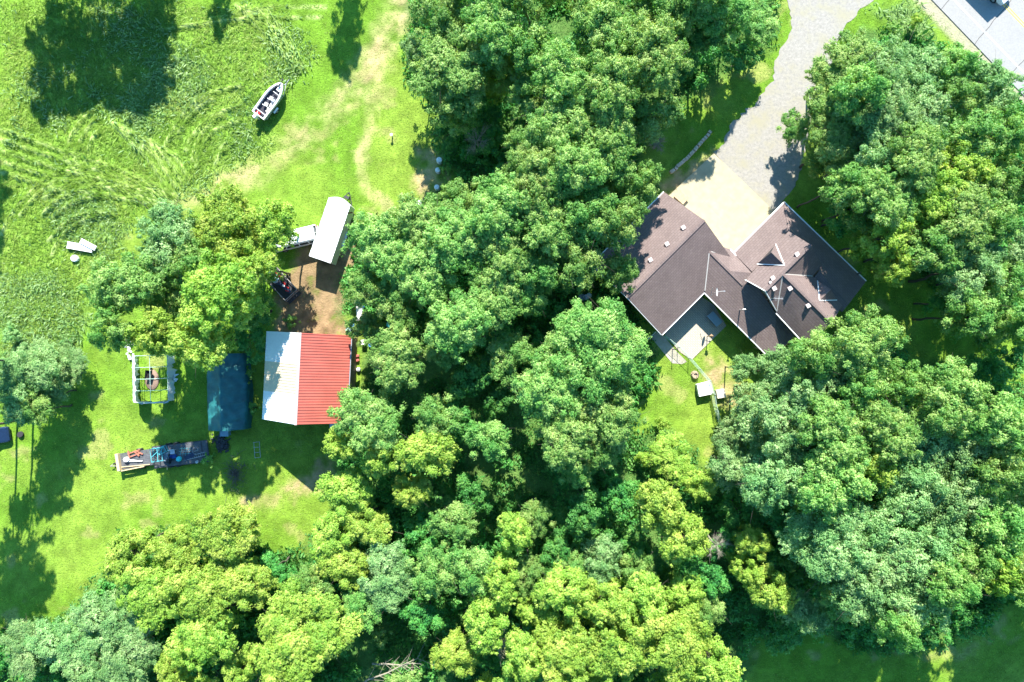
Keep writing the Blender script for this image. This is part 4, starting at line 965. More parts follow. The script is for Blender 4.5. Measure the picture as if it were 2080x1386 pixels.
for a_, k_ in (((-ghw - .02, -ghw - .12, 1.45, .05), dict(seed=1)), ((-ghw - .10, -ghw - .45, .7, .05, 8, -.4, 1.2, 5, .15), {}), ((-ghw + .02, -ghw + .16, 1.46, 1.2), dict(seed=3, wig=.05)), ((ghw + .0, ghw + .15, 1.44, .1), dict(seed=2, wig=.12)), ((ghw + .1, ghw + .45, .3, .05, 8, -.5, .4, 6, .15), {})):
    mb = MB(); ragged(mb, *a_, **k_); mb.build("plastic_sheet", PLS, gh, smooth=True)
mb = MB()
mb.add([(-ghw, -ghl - .03, 0), (-.6, -ghl - .03, 0), (-.6, -ghl - .03, 2.0), (-.3, -ghl - .03, 2.55), (-ghw * .72, -ghl - .03, 2.15), (-ghw, -ghl - .03, 1.4)], [(0, 1, 2, 3, 4, 5)])
mb.add([(.7, -ghl - .03, 0), (ghw, -ghl - .03, 0), (ghw, -ghl - .03, 1.4), (ghw * .72, -ghl - .03, 2.15), (.2, -ghl - .03, 2.6), (.7, -ghl - .03, 2.0)], [(0, 1, 2, 3, 4, 5)])
mb.add([(-.6, -ghl - .03, 2.0), (.7, -ghl - .03, 2.0), (.2, -ghl - .03, 2.6), (-.3, -ghl - .03, 2.55)], [(0, 1, 2, 3)])
mb.build("end_cloth", CLOTH, gh)
mb = MB(); rs = np.random.RandomState(3); q = []
for i in range(12):
    x_ = -ghw + i * 2 * ghw / 11; q.append((x_, -ghl - .1 + rs.normal(0, .06), 1.35 + .6 * (1 - abs(x_) / ghw)))
mb.tube(q, .07, 6); mb.build("rolled_sheet", PLS, gh)
# white crumpled plastic at the top end, soil patch with a black tub inside
mb = MB(); rs = np.random.RandomState(9)
for k in range(26): mb.box(rs.normal(0, .22) + .018 * k - .3, -.11 * k + 1.4, rs.uniform(0, .2), rs.uniform(.15, .35), rs.uniform(.15, .3), .05, rs.rand() * 3, 1, rs.normal(0, .4), rs.normal(0, .4))
o = mb.build("plastic_scrap", PLS); cx, cy = P(264, 705); o.location = (cx, cy, .05); tag(o, "crumpled white plastic trailing off above the greenhouse frame", "plastic sheet")
SOIL = mat("bare_soil", (.24, .165, .125), .95, .2, 5, bump=.6)
mb = MB(); mb.lathe([(1.0, 0), (.9, .10), (.4, .16), (.05, .17)], n=20, sx=.85, sy=1.25); o = mb.build("soil_bed", SOIL, smooth=True); cx, cy = P(309, 772); o.location = (cx, cy, 0); tag(o, "bare brown soil bed inside the greenhouse frame", "soil bed")
BLK = mat("black_plastic", (.02, .022, .025), .5, .2)
wb = thing("wheelbarrow", "black tipped wheelbarrow on the soil inside the greenhouse frame", "wheelbarrow", (*P(307, 762), .1), R(80))
mb = MB(); mb.add([(-.55, -.35, .55), (.55, -.42, .6), (.55, .42, .6), (-.55, .35, .55), (-.3, -.2, .2), (.3, -.25, .2), (.3, .25, .2), (-.3, .2, .2)], [(4, 5, 6, 7), (0, 1, 5, 4), (1, 2, 6, 5), (2, 3, 7, 6), (3, 0, 4, 7)]); mb.build("tray", BLK, wb)
mb = MB(); mb.tube([(-1.3, -.3, .6), (-.3, -.22, .3), (.75, -.05, .15)], .025, 5); mb.tube([(-1.3, .3, .6), (-.3, .22, .3), (.75, .05, .15)], .025, 5); mb.build("handle", BARK, wb)
mb = MB(); mb.wheel(.8, 0, .2, .1); mb.build("wheel", BLK, wb)
# ================================================================ VEHICLES AND TRAILERS
TYRE = mat("tyre_rubber", (.025, .025, .027), .85, .2); RIM = mat("steel_rim", (.55, .56, .57), .35, .08, metal=.6)
VW = mat("white_vehicle_paint", (.80, .82, .83), .3, .03, 1.5, dirt=(.55, .58, .58), dscale=1.1, damt=.35, spec=.5); RUST = mat("rust", (.22, .09, .04), .9, .3, 6)
def wheel(parent, x, y, r=.33, w=.2, rz=0):
    mb = MB(); mb.wheel(x, y, r, w, rz); o = mb.build("wheel", TYRE, parent, smooth=False)
    mb = MB(); mb.wheel(x, y, r * .55, w * 1.06, rz); ri = mb.build("rim", RIM, o)
    ri.location = (0, 0, r - r * .55); return o
# white enclosed box trailer
bx, by = P(671, 465.5, 2.85)
bt = thing("box_trailer", "long white enclosed box trailer with a streaked side", "trailer", (bx, by, 0), R(71.2))
mb = MB(); LB, WB, z0, z1 = 7.25, 2.55, .55, 2.85
out = [(-LB / 2, -WB / 2), (LB / 2 - .35, -WB / 2)] + [(LB / 2 - .35 + .42 * math.sin(math.pi * k / 10), -WB / 2 + WB * k / 10) for k in range(1, 10)] + [(LB / 2 - .35, WB / 2), (-LB / 2, WB / 2)]
mb.prism(out, z0, z1); mb.build("body", mat("cream_trailer_side", (.60, .61, .54), .4, .05, 1, dirt=(.38, .34, .24), dscale=.8, damt=.4), bt, bevel=.03)
mb = MB(); n_ = len(out); k_ = 24; vs = []
NR = 26
for i in range(NR + 1):
    x_ = -LB / 2 - .03 + (LB - .3) * i / NR
    for j in range(9):
        y_ = (-1 + j / 4) * (WB / 2 + .025); fx = 0
        if i == NR: fx = .42 * math.sin(math.pi * j / 8)
        vs.append((x_ + fx, y_, z1 + .03 + .05 * math.cos(y_ * 1.1) + .035 * math.sin(x_ * 5 + y_ * 1.5) * math.cos(y_ * 2)))
mb.add(vs, [(i * 9 + j, (i + 1) * 9 + j, (i + 1) * 9 + j + 1, i * 9 + j + 1) for i in range(NR) for j in range(8)])
mb.build("roof", VW, bt, smooth=True)
mb = MB(); mb.tube([(-LB / 2, -WB / 2 - .01, z1), (LB / 2 - .35, -WB / 2 - .01, z1)], .03, 5); mb.tube([(-LB / 2, WB / 2 + .01, z1), (LB / 2 - .35, WB / 2 + .01, z1)], .03, 5); mb.tube([(-LB / 2 - .02, -WB / 2, z1), (-LB / 2 - .02, WB / 2, z1)], .03, 5); mb.build("corner_trim", GALV, bt)
mb = MB(); mb.tube([(LB / 2 - .1, -.8, .5), (LB / 2 + 1.3, 0, .5)], .05, 5); mb.tube([(LB / 2 - .1, .8, .5), (LB / 2 + 1.3, 0, .5)], .05, 5); mb.tube([(LB / 2 + 1.1, 0, .1), (LB / 2 + 1.1, 0, .95)], .04, 6); mb.box(LB / 2 + .6, 0, .52, .35, .5, .3); mb.build("tongue", DRK, bt)
for sx_ in (-.9, .05):
    for sy_ in (-1, 1): wheel(bt, sx_, sy_ * (WB / 2 + .02), .36, .22)
mb = MB()
for sy_ in (-1, 1):
    for sx_ in (-.9, .05): mb.box(sx_, sy_ * (WB / 2 + .10), .80, .85, .26, .05)
mb.build("fender", VW, bt)
mb = MB(); rs = np.random.RandomState(2)
for k in range(6): mb.box(LB / 2 - .9 - .07 * k, -WB / 2 - .012, 1.0 + .3 * k, .12, .012, .45, 0)
mb.build("rust_streak", RUST, bt)
# white van
vx, vy = P(596, 482, 1.9)
vn = thing("passenger_van", "white van mostly hidden under yellow-green leaves beside the box trailer", "van", (vx, vy, 0), R(13.5))
mb = MB(); LV, WV = 5.2, 2.0
def ring(z, x0, x1, w_): return [(x0, -w_, z), (x1, -w_, z), (x1, w_, z), (x0, w_, z)]
rings = [ring(.35, -2.6, 2.55, .98), ring(1.25, -2.6, 2.6, 1.02), ring(1.85, -2.2, 2.40, .86), ring(2.1, -1.9, 2.28, .76)]
vs = sum(rings, []); fs = [(3, 2, 1, 0), (12, 13, 14, 15)] + [(4 * r_ + k, 4 * r_ + (k + 1) % 4, 4 * r_ + 4 + (k + 1) % 4, 4 * r_ + 4 + k) for r_ in range(3) for k in range(4)]
mb.add(vs, fs); mb.build("body", VW, vn, bevel=.06)
def lerp(a, b, t): return tuple(x + (y - x) * t for x, y in zip(a, b))
mb = MB()
def pane(p00, p10, p01, p11, u0, u1, off):
    q = [lerp(lerp(p00, p10, u), lerp(p01, p11, u), v) for u, v in ((u0, .12), (u1, .12), (u1, .9), (u0, .9))]
    q = [(a + off[0], b + off[1], c + off[2]) for a, b, c in q]; mb.add(q + [(a - off[0] * .8, b - off[1] * .8, c - off[2] * .8) for a, b, c in q], [(0, 1, 2, 3), (7, 6, 5, 4), (0, 4, 5, 1), (1, 5, 6, 2), (2, 6, 7, 3), (3, 7, 4, 0)])
A, B_ = rings[1], rings[2]
for u0, u1 in ((.04, .24), (.27, .55), (.58, .78), (.81, .96)):
    pane(A[0], A[1], B_[0], B_[1], u0, u1, (0, -.02, .01)); pane(A[3], A[2], B_[3], B_[2], u0, u1, (0, .02, .01))
for u0, u1 in ((.07, .48), (.52, .93)): pane(A[1], A[2], B_[1], B_[2], u0, u1, (.02, 0, .01))
pane(A[0], A[3], B_[0], B_[3], .06, .94, (-.02, 0, .01)); mb.build("window", GLS, vn)
for x_ in (-1.7, 1.6):
    for y_ in (-.98, .98): wheel(vn, x_, y_, .34, .22)
mb = MB(); mb.box(2.66, 0, .4, .14, 1.9, .25); mb.box(-2.66, 0, .4, .14, 1.9, .25); mb.build("bumper", GALV, vn)
for y_ in (-.85, .85): mb = MB(); mb.box(2.58, y_, .8, .08, .18, .35); mb.build("tail_light", mat("red_lens", (.5, .02, .02), .3, .05) if y_ < 0 else bpy.data.materials["red_lens"], vn)
# boat and its trailer
ba = R(53); cx, cy = P(549, 202, 1.2)
ALU = mat("white_boat_hull", (.78, .79, .80), .35, .04, 3); DECK = mat("dark_boat_floor", (.035, .035, .05), .8, .25, 4); SEAT = mat("pale_boat_seat", (.62, .58, .50), .6, .12, 6); REDP = mat("red_plastic", (.45, .03, .03), .4, .1); GRYP = mat("grey_plastic", (.28, .30, .33), .6, .15)
boat = thing("motorboat", "white open motorboat with dark floor on a trailer in the meadow", "boat", (cx, cy, .55), ba)
LBt = 4.7
def hw_(t): return .92 * (1 - max(0, (t - .45) / .55) ** 2.3) ** .8 * (1 - .10 * (1 - t))    # half width at 0 stern .. 1 bow
NS = 20; vs = []; 
for i in range(NS + 1):
    t_ = i / NS * .985; x_ = -LBt / 2 + LBt * t_; w_ = hw_(t_); zb = .0 + .35 * max(0, t_ - .6) ** 1.5 * 2; zt_ = .72 + .12 * t_
    for yy, zz in ((-w_, zt_), (-w_ * .88, zb + .18), (0, zb - .05), (w_ * .88, zb + .18), (w_, zt_)): vs.append((x_, yy, zz))
mb = MB(); mb.add(vs, [(5 * i + k, 5 * i + k + 1, 5 * i + k + 6, 5 * i + k + 5) for i in range(NS) for k in range(4)] + [(4, 3, 2, 1, 0)]); hull = mb.build("hull", ALU, boat, smooth=False)
mb = MB(); vs = []
for i in range(NS + 1):
    t_ = i / NS * .985; x_ = -LBt / 2 + LBt * t_; w_ = hw_(t_); zt_ = .73 + .12 * t_; iw = max(0, w_ - .16)
    vs += [(x_, -w_ - .03, zt_), (x_, -iw, zt_ + .01), (x_, iw, zt_ + .01), (x_, w_ + .03, zt_)]
fs = [(4 * i + k, 4 * i + k + 1, 4 * i + k + 5, 4 * i + k + 4) for i in range(NS) for k in (0, 2)] + [(4 * (NS - 2) + 1, 4 * (NS - 2) + 2, 4 * NS + 2, 4 * NS + 1)]
mb.add([(a, b, c) for a, b, c in vs] , fs); mb.box(-LBt / 2 + .06, 0, .62, .12, 1.7, .12); mb.box(-LBt / 2 + .55, 0, .60, .07, 1.5, .12); mb.box(LBt * .20, -.25, .62, .06, 1.0, .12); mb.box(LBt * .33, -.2, .62, .5, .62, .08)
mb.build("gunwale", ALU, boat)
mb = MB(); vs = []
for i in range(NS + 1):
    t_ = i / NS * .97; x_ = -LBt / 2 + LBt * t_; w_ = max(.02, hw_(t_) - .12); vs += [(x_, -w_, .28 + .12 * t_), (x_, w_, .28 + .12 * t_)]
mb.add(vs, [(2 * i, 2 * i + 1, 2 * i + 3, 2 * i + 2) for i in range(NS)]); mb.build("floor", DECK, boat)
for x_, y_, s_ in ((.15, .05, .42), (-.75, .1, .42)):
    mb = MB(); mb.box(x_, y_, .42, s_, s_, .14, .2); mb.box(x_ - s_ * .5, y_, .5, .10, s_, .35, .2); mb.tube([(x_, y_, .28), (x_, y_, .45)], .05, 6); mb.build("seat", WHT, boat, bevel=.03)
mb = MB(); mb.box(.1, -.45, .32, .45, .35, .42, 0, .8); mb.tube([(-.12, -.45, .7), (-.18, -.45, .78)], .16, 12); mb.build("console", GRYP, boat)
mb = MB(); mb.box(-.35, -.45, .3, .75, .36, .30, .1); mb.box(-.95, -.4, .3, .35, .4, .16, .5); mb.box(-1.2, -.45, .3, .5, .3, .18, -.3); mb.build("locker", SEAT, boat, bevel=.02)
mb = MB(); mb.box(-2.05, .25, .35, .34, .5, .25, .1); mb.build("fuel_tank", REDP, boat, bevel=.04)
mb = MB(); mb.box(-2.6, .1, .75, .55, .38, .38, 0, .85); mb.box(-2.55, .1, -.25, .16, .12, 1.0); mb.tube([(-2.3, .1, .95), (-1.75, .2, .95)], .03, 6); mb.build("outboard_motor", ALU, boat, bevel=.04)
mb = MB(); mb.box(1.9, .05, .86, .5, .12, .1); mb.tube([(1.75, .05, .95), (2.6, .12, .95)], .03, 6); mb.box(2.62, .12, .8, .22, .12, .2); mb.build("bow_motor", DRK, boat)
mb = MB(); mb.tube([(-1.3, -.35, .45), (.1, -.3, .62)], .02, 5); mb.tube([(-1.4, -.5, .5), (-.2, -.55, .7)], .02, 5); mb.build("fishing_rod", GALV, boat)
btr = thing("boat_trailer", "galvanised trailer carrying the white motorboat", "trailer", (cx, cy, 0), ba)
mb = MB()
for s_ in (-1, 1): mb.tube([(-2.1, s_ * .7, .42), (1.4, s_ * .6, .42), (2.6, 0, .42)], .045, 6)
for x_ in (-1.8, -.3, 1.3): mb.tube([(x_, -.7, .42), (x_, .7, .42)], .04, 6)
mb.tube([(2.5, 0, .42), (3.2, 0, .45)], .05, 6); mb.tube([(2.75, 0, .4), (2.75, 0, .95)], .04, 6); mb.build("frame", GALV, btr)
for s_ in (-1, 1): wheel(btr, -.6, s_ * 1.02, .3, .18)
mb = MB()
for s_ in (-1, 1): mb.box(-.6, s_ * 1.02, .62, .75, .22, .04)
mb.build("fender", ALU, btr)
# open utility trailer with covered machine
ua = R(-48); cx, cy = P(572, 577, .6)
RAILM = mat("weathered_rail", (.30, .27, .25), .7, .2, 5); NAVY = mat("navy_cover", (.03, .05, .10), .7, .2, 3, bump=.3)
ut = thing("utility_trailer", "open utility trailer with dark rails on the bare ground by the van", "trailer", (cx, cy, 0), ua)
mb = MB(); mb.box(0, 0, .42, 3.5, 1.85, .06)
for s_ in (-1, 1): mb.tube([(-1.75, s_ * .93, .85), (1.75, s_ * .93, .85)], .035, 5); [mb.tube([(x_, s_ * .93, .42), (x_, s_ * .93, .85)], .03, 5) for x_ in (-1.7, -.6, .6, 1.7)]
mb.build("bed", DRK, ut)
mb = MB(); [mb.tube([(-1.75, s_ * .93, .90), (1.75, s_ * .93, .90)], .045, 5) for s_ in (-1, 1)]; [mb.tube([(1.78 + d_, -.95, .9 - d_), (1.78 + d_, .95, .9 - d_)], .045, 5) for d_ in (0, .14)]; mb.build("rail", RAILM, ut)
mb = MB(); mb.box(2.05, 0, .3, .5, 1.9, .05); [mb.tube([(1.8, y_, .9), (2.25, y_, .3)], .025, 5) for y_ in (-.9, -.45, 0, .45, .9)]; mb.build("ramp", DRK, ut)
mb = MB(); mb.tube([(-1.75, -.6, .45), (-3, 0, .45)], .05, 5); mb.tube([(-1.75, .6, .45), (-3, 0, .45)], .05, 5); mb.build("tongue", DRK, ut)
for s_ in (-1, 1): wheel(ut, -.2, s_ * 1.08, .33, .2)
sn = thing("snowmobile", "dark snowmobile with pale windscreen and red panels on the open trailer", "snowmobile", (cx, cy, .48), ua + R(4))
def hull_obj(name, secs, m, parent, smooth=True):
    "secs: (x, halfwidth, zbottom, ztop)"
    mb = MB(); vs = []; n_ = 10
    for x_, w_, zb, zt_ in secs:
        for k in range(n_): a_ = 2 * math.pi * k / n_; vs.append((x_, math.cos(a_) * w_, (zb + zt_) / 2 + math.sin(a_) * (zt_ - zb) / 2))
    mb.add(vs, [(i * n_ + k, i * n_ + (k + 1) % n_, (i + 1) * n_ + (k + 1) % n_, (i + 1) * n_ + k) for i in range(len(secs) - 1) for k in range(n_)] + [tuple(range(n_))[::-1], tuple((len(secs) - 1) * n_ + k for k in range(n_))])
    return mb.build(name, m, parent, smooth)
hull_obj("body", [(-1.5, .1, .2, .4), (-1.3, .42, .15, .6), (-.8, .5, .15, .85), (-.3, .42, .2, .75), (.1, .22, .2, .6), (1.2, .22, .2, .62), (1.5, .2, .2, .5)], NAVY, sn)
hull_obj("windscreen", [(-.95, .38, .72, .9), (-.6, .42, .8, 1.12), (-.35, .36, .85, 1.15), (-.2, .1, .9, 1.0)], mat("pale_teal_cover", (.35, .50, .55), .35, .1, 4, bump=.2), sn)
mb = MB(); mb.box(.85, .25, .6, .5, .16, .06, .3); mb.box(.35, .35, .62, .35, .2, .06, -.2); mb.box(1.15, -.05, .6, .4, .14, .06, .5); mb.build("red_panel", REDP, sn)
mb = MB(); mb.box(.45, .1, .6, .32, .22, .05, .4); mb.build("white_panel", WHT, sn)
mb = MB(); mb.tube([(-.25, -.4, .85), (-.15, 0, .95), (-.25, .4, .85)], .025, 5); mb.build("handlebar", DRK, sn)
mb = MB(); [mb.box(-1.1, y_, .02, 1.1, .14, .06) for y_ in (-.5, .5)]; mb.build("ski", REDP, sn)
cx, cy = P(551, 553, .7); mb = MB(); mb.lathe([(.22, 0), (.26, .45), (.2, .5), (.05, .52)], n=12); o = mb.build("jug", mat("blue_plastic", (.10, .28, .55), .4, .1)); o.location = (cx, cy, .48); tag(o, "blue plastic jug at the upper end of the open trailer", "jug")
# two flatbeds with scrap
WOOD = mat("grey_planks", (.095, .10, .11), .9, .3, 3, bump=.3); TANW = mat("tan_plank", (.58, .46, .27), .8, .1, 3); TEAL = mat("turquoise_pipe", (.10, .45, .48), .5, .1); TUB = mat("blue_grey_tub", (.22, .28, .33), .5, .15); RSTY = mat("rusty_red_frame", (.38, .14, .09), .8, .2)
fa = R(8.5); cx, cy = P(273, 934, .7)
f1 = thing("short_flatbed_trailer", "short flatbed trailer with a tan end board, on the lower lawn", "trailer", (cx, cy, 0), fa)
mb = MB()
for k in range(9): mb.box(.25, -.84 + .21 * k, .55, 3.8, .195, .05)
mb.build("deck", WOOD, f1)
mb = MB(); mb.box(-1.78, 0, .55, .32, 2.0, .55); mb.box(-.4, -1.0, .6, 2.9, .10, .28, R(3)); mb.box(.0, -.72, .64, 3.4, .08, .08, R(-3)); mb.build("side_board", TANW, f1)
mb = MB(); mb.tube([(-1.8, -.5, .5), (-3, -.35, .5)], .045, 5); mb.tube([(-1.8, .2, .5), (-3, -.35, .5)], .045, 5); mb.build("tongue", RAILM, f1)
for s_ in (-1, 1): wheel(f1, .6, s_ * 1.08, .36, .2)
mb = MB(); mb.wheel(0, 0, .3, .16); o = mb.build("spare_tyre", TYRE); o.location = (*P(235, 941, .3), 0); o.rotation_euler = (0, 0, .4); tag(o, "black spare tyre standing at the tan end of the short flatbed", "tyre")
cx, cy = P(268, 924, 1.1); mb = MB(); [mb.box(*a_) for a_ in ((0, .28, .0, 1.5, .13, .13, .35), (.1, -.12, .0, 1.4, .13, .13, .35), (-.55, 0, .05, .13, .8, .13, .2), (.35, .1, .08, .13, .85, .13, .8), (.65, .2, .02, .9, .12, .12, -.5))]
o = mb.build("scrap_steel", RSTY); o.location = (cx, cy, .64); tag(o, "rusty red steel frame lying on the short flatbed", "scrap frame")
cx, cy = P(256, 934, .9); mb = MB(); mb.lathe([(.28, 0), (.3, .3), (.26, .38), (.02, .4)], n=10, sx=1.2); o = mb.build("white_sack", WHT); o.location = (cx, cy, .6); tag(o, "white sack at the tan end of the short flatbed", "sack")
cx, cy = P(273, 938, .8); mb = MB(); mb.tube([(-.9, 0, .1), (.9, .05, .12)], .07, 8); mb.tube([(-.6, .2, .1), (.3, .1, .16)], .05, 8); o = mb.build("white_pipe", WHT); o.location = (cx, cy, .6); tag(o, "white pipes lying across the short flatbed", "pipe")
cx, cy = P(367, 923, .7)
f2 = thing("long_flatbed_trailer", "long grey plank flatbed trailer loaded with blue-green scrap", "trailer", (cx, cy, 0), R(7))
mb = MB()
for k in range(11): mb.box(0, -1.1 + .22 * k, .6, 6.5, .205, .06)
mb.build("deck", WOOD, f2)
mb = MB(); [mb.box(x_, 0, .665, .08, 2.5, .03) for x_ in (-3.2, 2.5, 3.2)]; [mb.tube([(-3.2, y_, .62), (3.2, y_, .62)], .05, 5) for y_ in (-1.25, 1.25)]; mb.build("side_rail", DRK, f2)
for s_ in (-1, 1):
    for x_ in (-1.4, -.5): wheel(f2, x_, s_ * 1.32, .36, .2)
def junk(name, label, cat, px, py, z_, fn, m, rz=0, bevel=0):
    mb = MB(); fn(mb); o = mb.build(name, m, bevel=bevel); x_, y_ = P(px, py, z_); o.location = (x_, y_, z_); o.rotation_euler = (0, 0, rz); return tag(o, label, cat)
def fr(mb, l=1.2, w=.8, h=.5, r_=.025):
    for z_ in (0, h):
        for a_, b_ in (((-l / 2, -w / 2), (l / 2, -w / 2)), ((l / 2, -w / 2), (l / 2, w / 2)), ((l / 2, w / 2), (-l / 2, w / 2)), ((-l / 2, w / 2), (-l / 2, -w / 2))): mb.tube([(*a_, z_), (*b_, z_)], r_, 5)
    for a_ in ((-l / 2, -w / 2), (l / 2, -w / 2), (l / 2, w / 2), (-l / 2, w / 2)): mb.tube([(*a_, 0), (*a_, h)], r_, 5)
junk("pipe_rack", "turquoise pipe frame at the left end of the long flatbed", "pipe frame", 323, 923, .68, lambda mb: (fr(mb, 1.3, 1.5, .6, .035), mb.tube([(-.6, -.2, .6), (.5, .6, .6)], .04, 5), mb.tube([(.1, -.7, .6), (.2, .7, .62)], .04, 5)), TEAL, .12)
junk("pipe_rack", "smaller turquoise pipe frame between the tub and the white chair", "pipe frame", 332, 914, .72, lambda mb: (fr(mb, .9, .7, .5, .03), mb.tube([(-.4, -.3, .5), (.4, .3, .5)], .04, 5)), TEAL, .5)
junk("round_tub", "blue-grey round tub on the long flatbed", "tub", 339, 929, .68, lambda mb: mb.lathe([(.34, 0), (.40, .45), (.36, .45), (.32, .12), (.02, .10)], n=18), TUB)
junk("plastic_chair", "grey-white plastic chair lying on the long flatbed", "chair", 354, 917, .68, lambda mb: (mb.box(0, 0, .4, .5, .5, .05), mb.box(0, .27, .4, .5, .06, .5), [mb.tube([(a_, b_, 0), (a_, b_, .4)], .025, 5) for a_ in (-.2, .2) for b_ in (-.2, .2)]), mat("grey_white_plastic", (.50, .52, .60), .5, .1), .1)
junk("lawn_mower", "black engine with yellow cap beside the tub on the long flatbed", "mower", 345, 935, .68, lambda mb: (mb.box(0, 0, .1, .7, .5, .25), mb.lathe([(.2, .35), (.2, .55), (.1, .6)], n=12), mb.tube([(-.3, 0, .2), (-.9, -.1, .8)], .02, 5)), BLK, 1.2, .03)
junk("tarp_bundle", "bright turquoise bundle on the long flatbed", "bundle", 365, 932, .68, lambda mb: mb.lathe([(.22, 0), (.32, .15), (.26, .35), (.08, .42)], n=9, sx=1.1), mat("turquoise_cloth", (.05, .55, .60), .6, .1, 5, bump=.4), .6)
junk("blue_crate", "blue crate under the white chair on the long flatbed", "crate", 353, 927, .68, lambda mb: (mb.box(0, 0, 0, .6, .4, .04), mb.box(0, .2, 0, .6, .03, .3), mb.box(0, -.2, 0, .6, .03, .3), mb.box(.3, 0, 0, .03, .4, .3), mb.box(-.3, 0, 0, .03, .4, .3)), mat("blue_crate_plastic", (.04, .10, .35), .5, .1), .15)
junk("ladder", "aluminium ladder lying along the right part of the long flatbed", "ladder", 396, 927, .70, lambda mb: ([mb.tube([(-1.2, y_, 0), (1.2, y_, 0)], .03, 5) for y_ in (-.18, .18)], [mb.tube([(-1.1 + .25 * k, -.18, 0), (-1.1 + .25 * k, .18, 0)], .02, 4) for k in range(9)]), GALV, R(14))
junk("metal_hoop", "bent metal hoop standing at the right end of the long flatbed", "hoop", 397, 915, .70, lambda mb: (mb.tube([(.35 * math.cos(k * .45), .35 * math.sin(k * .45), .1) for k in range(12)], .02, 5), mb.tube([(-.3, -.2, 0), (.5, .1, .3)], .02, 5)), GALV)
junk("wire_tangle", "tangled blue-green wire frame in the middle of the long flatbed", "wire frame", 377, 917, .70, lambda mb: [mb.tube([(a_, -.5, .1), (a_ + .3, .5, .25)], .015, 4) for a_ in (-.6, -.3, 0, .3)] + [mb.tube([(-.7, b_, .15), (.7, b_ + .1, .2)], .015, 4) for b_ in (-.3, 0, .3)], TEAL)
junk("fence_post", "yellow post sticking out below the long flatbed", "post", 340, 949, .45, lambda mb: mb.tube([(0, -.3, .05), (.02, .35, .1)], .05, 6), TANW)
junk("metal_rack", "white metal rack lying in the grass right of the flatbeds", "rack", 522, 914, .15, lambda mb: ([mb.tube([(x_, -.95, 0), (x_ + .15, .95, .15)], .03, 5) for x_ in (-.35, .3)], [mb.tube([(-.35, y_, .05), (.35, y_, .08)], .025, 5) for y_ in (-.9, -.3, .3, .9)]), GALV, .12)
junk("scrap_pipes", "loose dark pipes heaped at the left end of the long flatbed", "pipes", 318, 936, .72, lambda mb: [mb.tube([(-.6 + .05 * k, -.5 + .22 * k, .05 * k), (.5, -.4 + .15 * k, .1)], .03, 5) for k in range(6)], DRK)
junk("scrap_sheet", "bent dark metal sheet between wire tangle and ladder", "sheet", 383, 928, .72, lambda mb: (mb.box(0, 0, .05, .9, .5, .03, .4, 1, .25), mb.box(.4, .3, .05, .6, .4, .03, -.3, 1, 0, .3)), NAVY)
junk("scrap_engine", "small dark engine left of the white chair", "engine", 344, 920, .68, lambda mb: (mb.box(0, 0, 0, .5, .35, .35, .3, .8), mb.lathe([(.14, .3), (.14, .5), (.08, .55)], n=10), mb.tube([(-.2, 0, .2), (-.5, .2, .3)], .06, 6)), GRYP, .3)
junk("paint_pail", "white pail at the lower edge of the long flatbed", "pail", 402, 938, .7, lambda mb: mb.lathe([(.13, 0), (.16, .32), (.14, .32), (.12, .05), (.01, .05)], n=12), WHT)
# brush pile
rs = np.random.RandomState(77); mb = MB()
for k in range(260):
    a_, r_ = rs.rand() * 6.28, abs(rs.normal(0, .9)); x_, y_ = r_ * math.cos(a_) * .8, r_ * math.sin(a_) * 1.3; d_ = rs.normal(0, .45, 2); mb.tube([(x_, y_, rs.uniform(0, .5)), (x_ + d_[0], y_ + d_[1], rs.uniform(.05, .75))], .022, 4, .01)
o = mb.build("brush_pile", mat("charred_twigs", (.13, .115, .10), .9, .4, 4)); o.location = (*P(478, 962), 0); tag(o, "low pile of dark brushwood on the lawn below the teal shelter", "brush pile")
mb = MB(); rs = np.random.RandomState(7)
for k in range(90): mb.box(rs.normal(0, .45), rs.normal(0, .5), rs.uniform(0, .35), rs.uniform(.15, .5), rs.uniform(.1, .3), .1, rs.rand() * 3, .9, rs.normal(0, .3), rs.normal(0, .3))
o = mb.build("scrap_heap", mat("sooty_black", (.05, .05, .055), .8, .3)); o.location = (*P(450, 900), 0); tag(o, "small black scrap heap between chest and long flatbed", "scrap heap")
# things beside the barn
junk("plastic_table", "long white plastic table under the trees right of the dirt yard", "table", 731, 635, .7, lambda mb: (mb.box(0, 0, 0, .8, 1.9, .05), [mb.tube([(a_, b_, -.7), (a_, b_, 0)], .025, 5) for a_ in (-.3, .3) for b_ in (-.8, .8)]), WHT, .03, .02)
junk("orange_sled", "orange plastic sled beside the long white table", "sled", 743, 643, .3, lambda mb: (mb.box(0, 0, 0, .35, 1.1, .06), mb.box(.17, 0, 0, .03, 1.1, .16), mb.box(-.17, 0, 0, .03, 1.1, .16)), mat("orange_plastic", (.60, .14, .03), .5, .1), R(-35))
junk("storage_box", "grey-teal storage box at the corner of the barn yard", "box", 709, 668, .6, lambda mb: (mb.box(0, 0, -.55, .7, .6, .5), mb.box(0, 0, -.05, .76, .66, .06)), mat("grey_teal_plastic", (.28, .45, .43), .5, .1), -.2, .02)
junk("blue_barrel", "blue barrel behind the grey-teal box", "barrel", 716, 661, .8, lambda mb: mb.lathe([(.26, -.8), (.3, -.5), (.3, -.3), (.26, 0), (.02, .01)], n=14), bpy.data.materials["blue_plastic"])
junk("blue_tub", "dark blue tub at the top of the junk beside the white table", "tub", 741, 620, .4, lambda mb: mb.lathe([(.3, -.4), (.36, 0), (.32, 0), (.28, -.3), (.02, -.3)], n=14), mat("deep_blue_plastic", (.03, .12, .35), .4, .1))
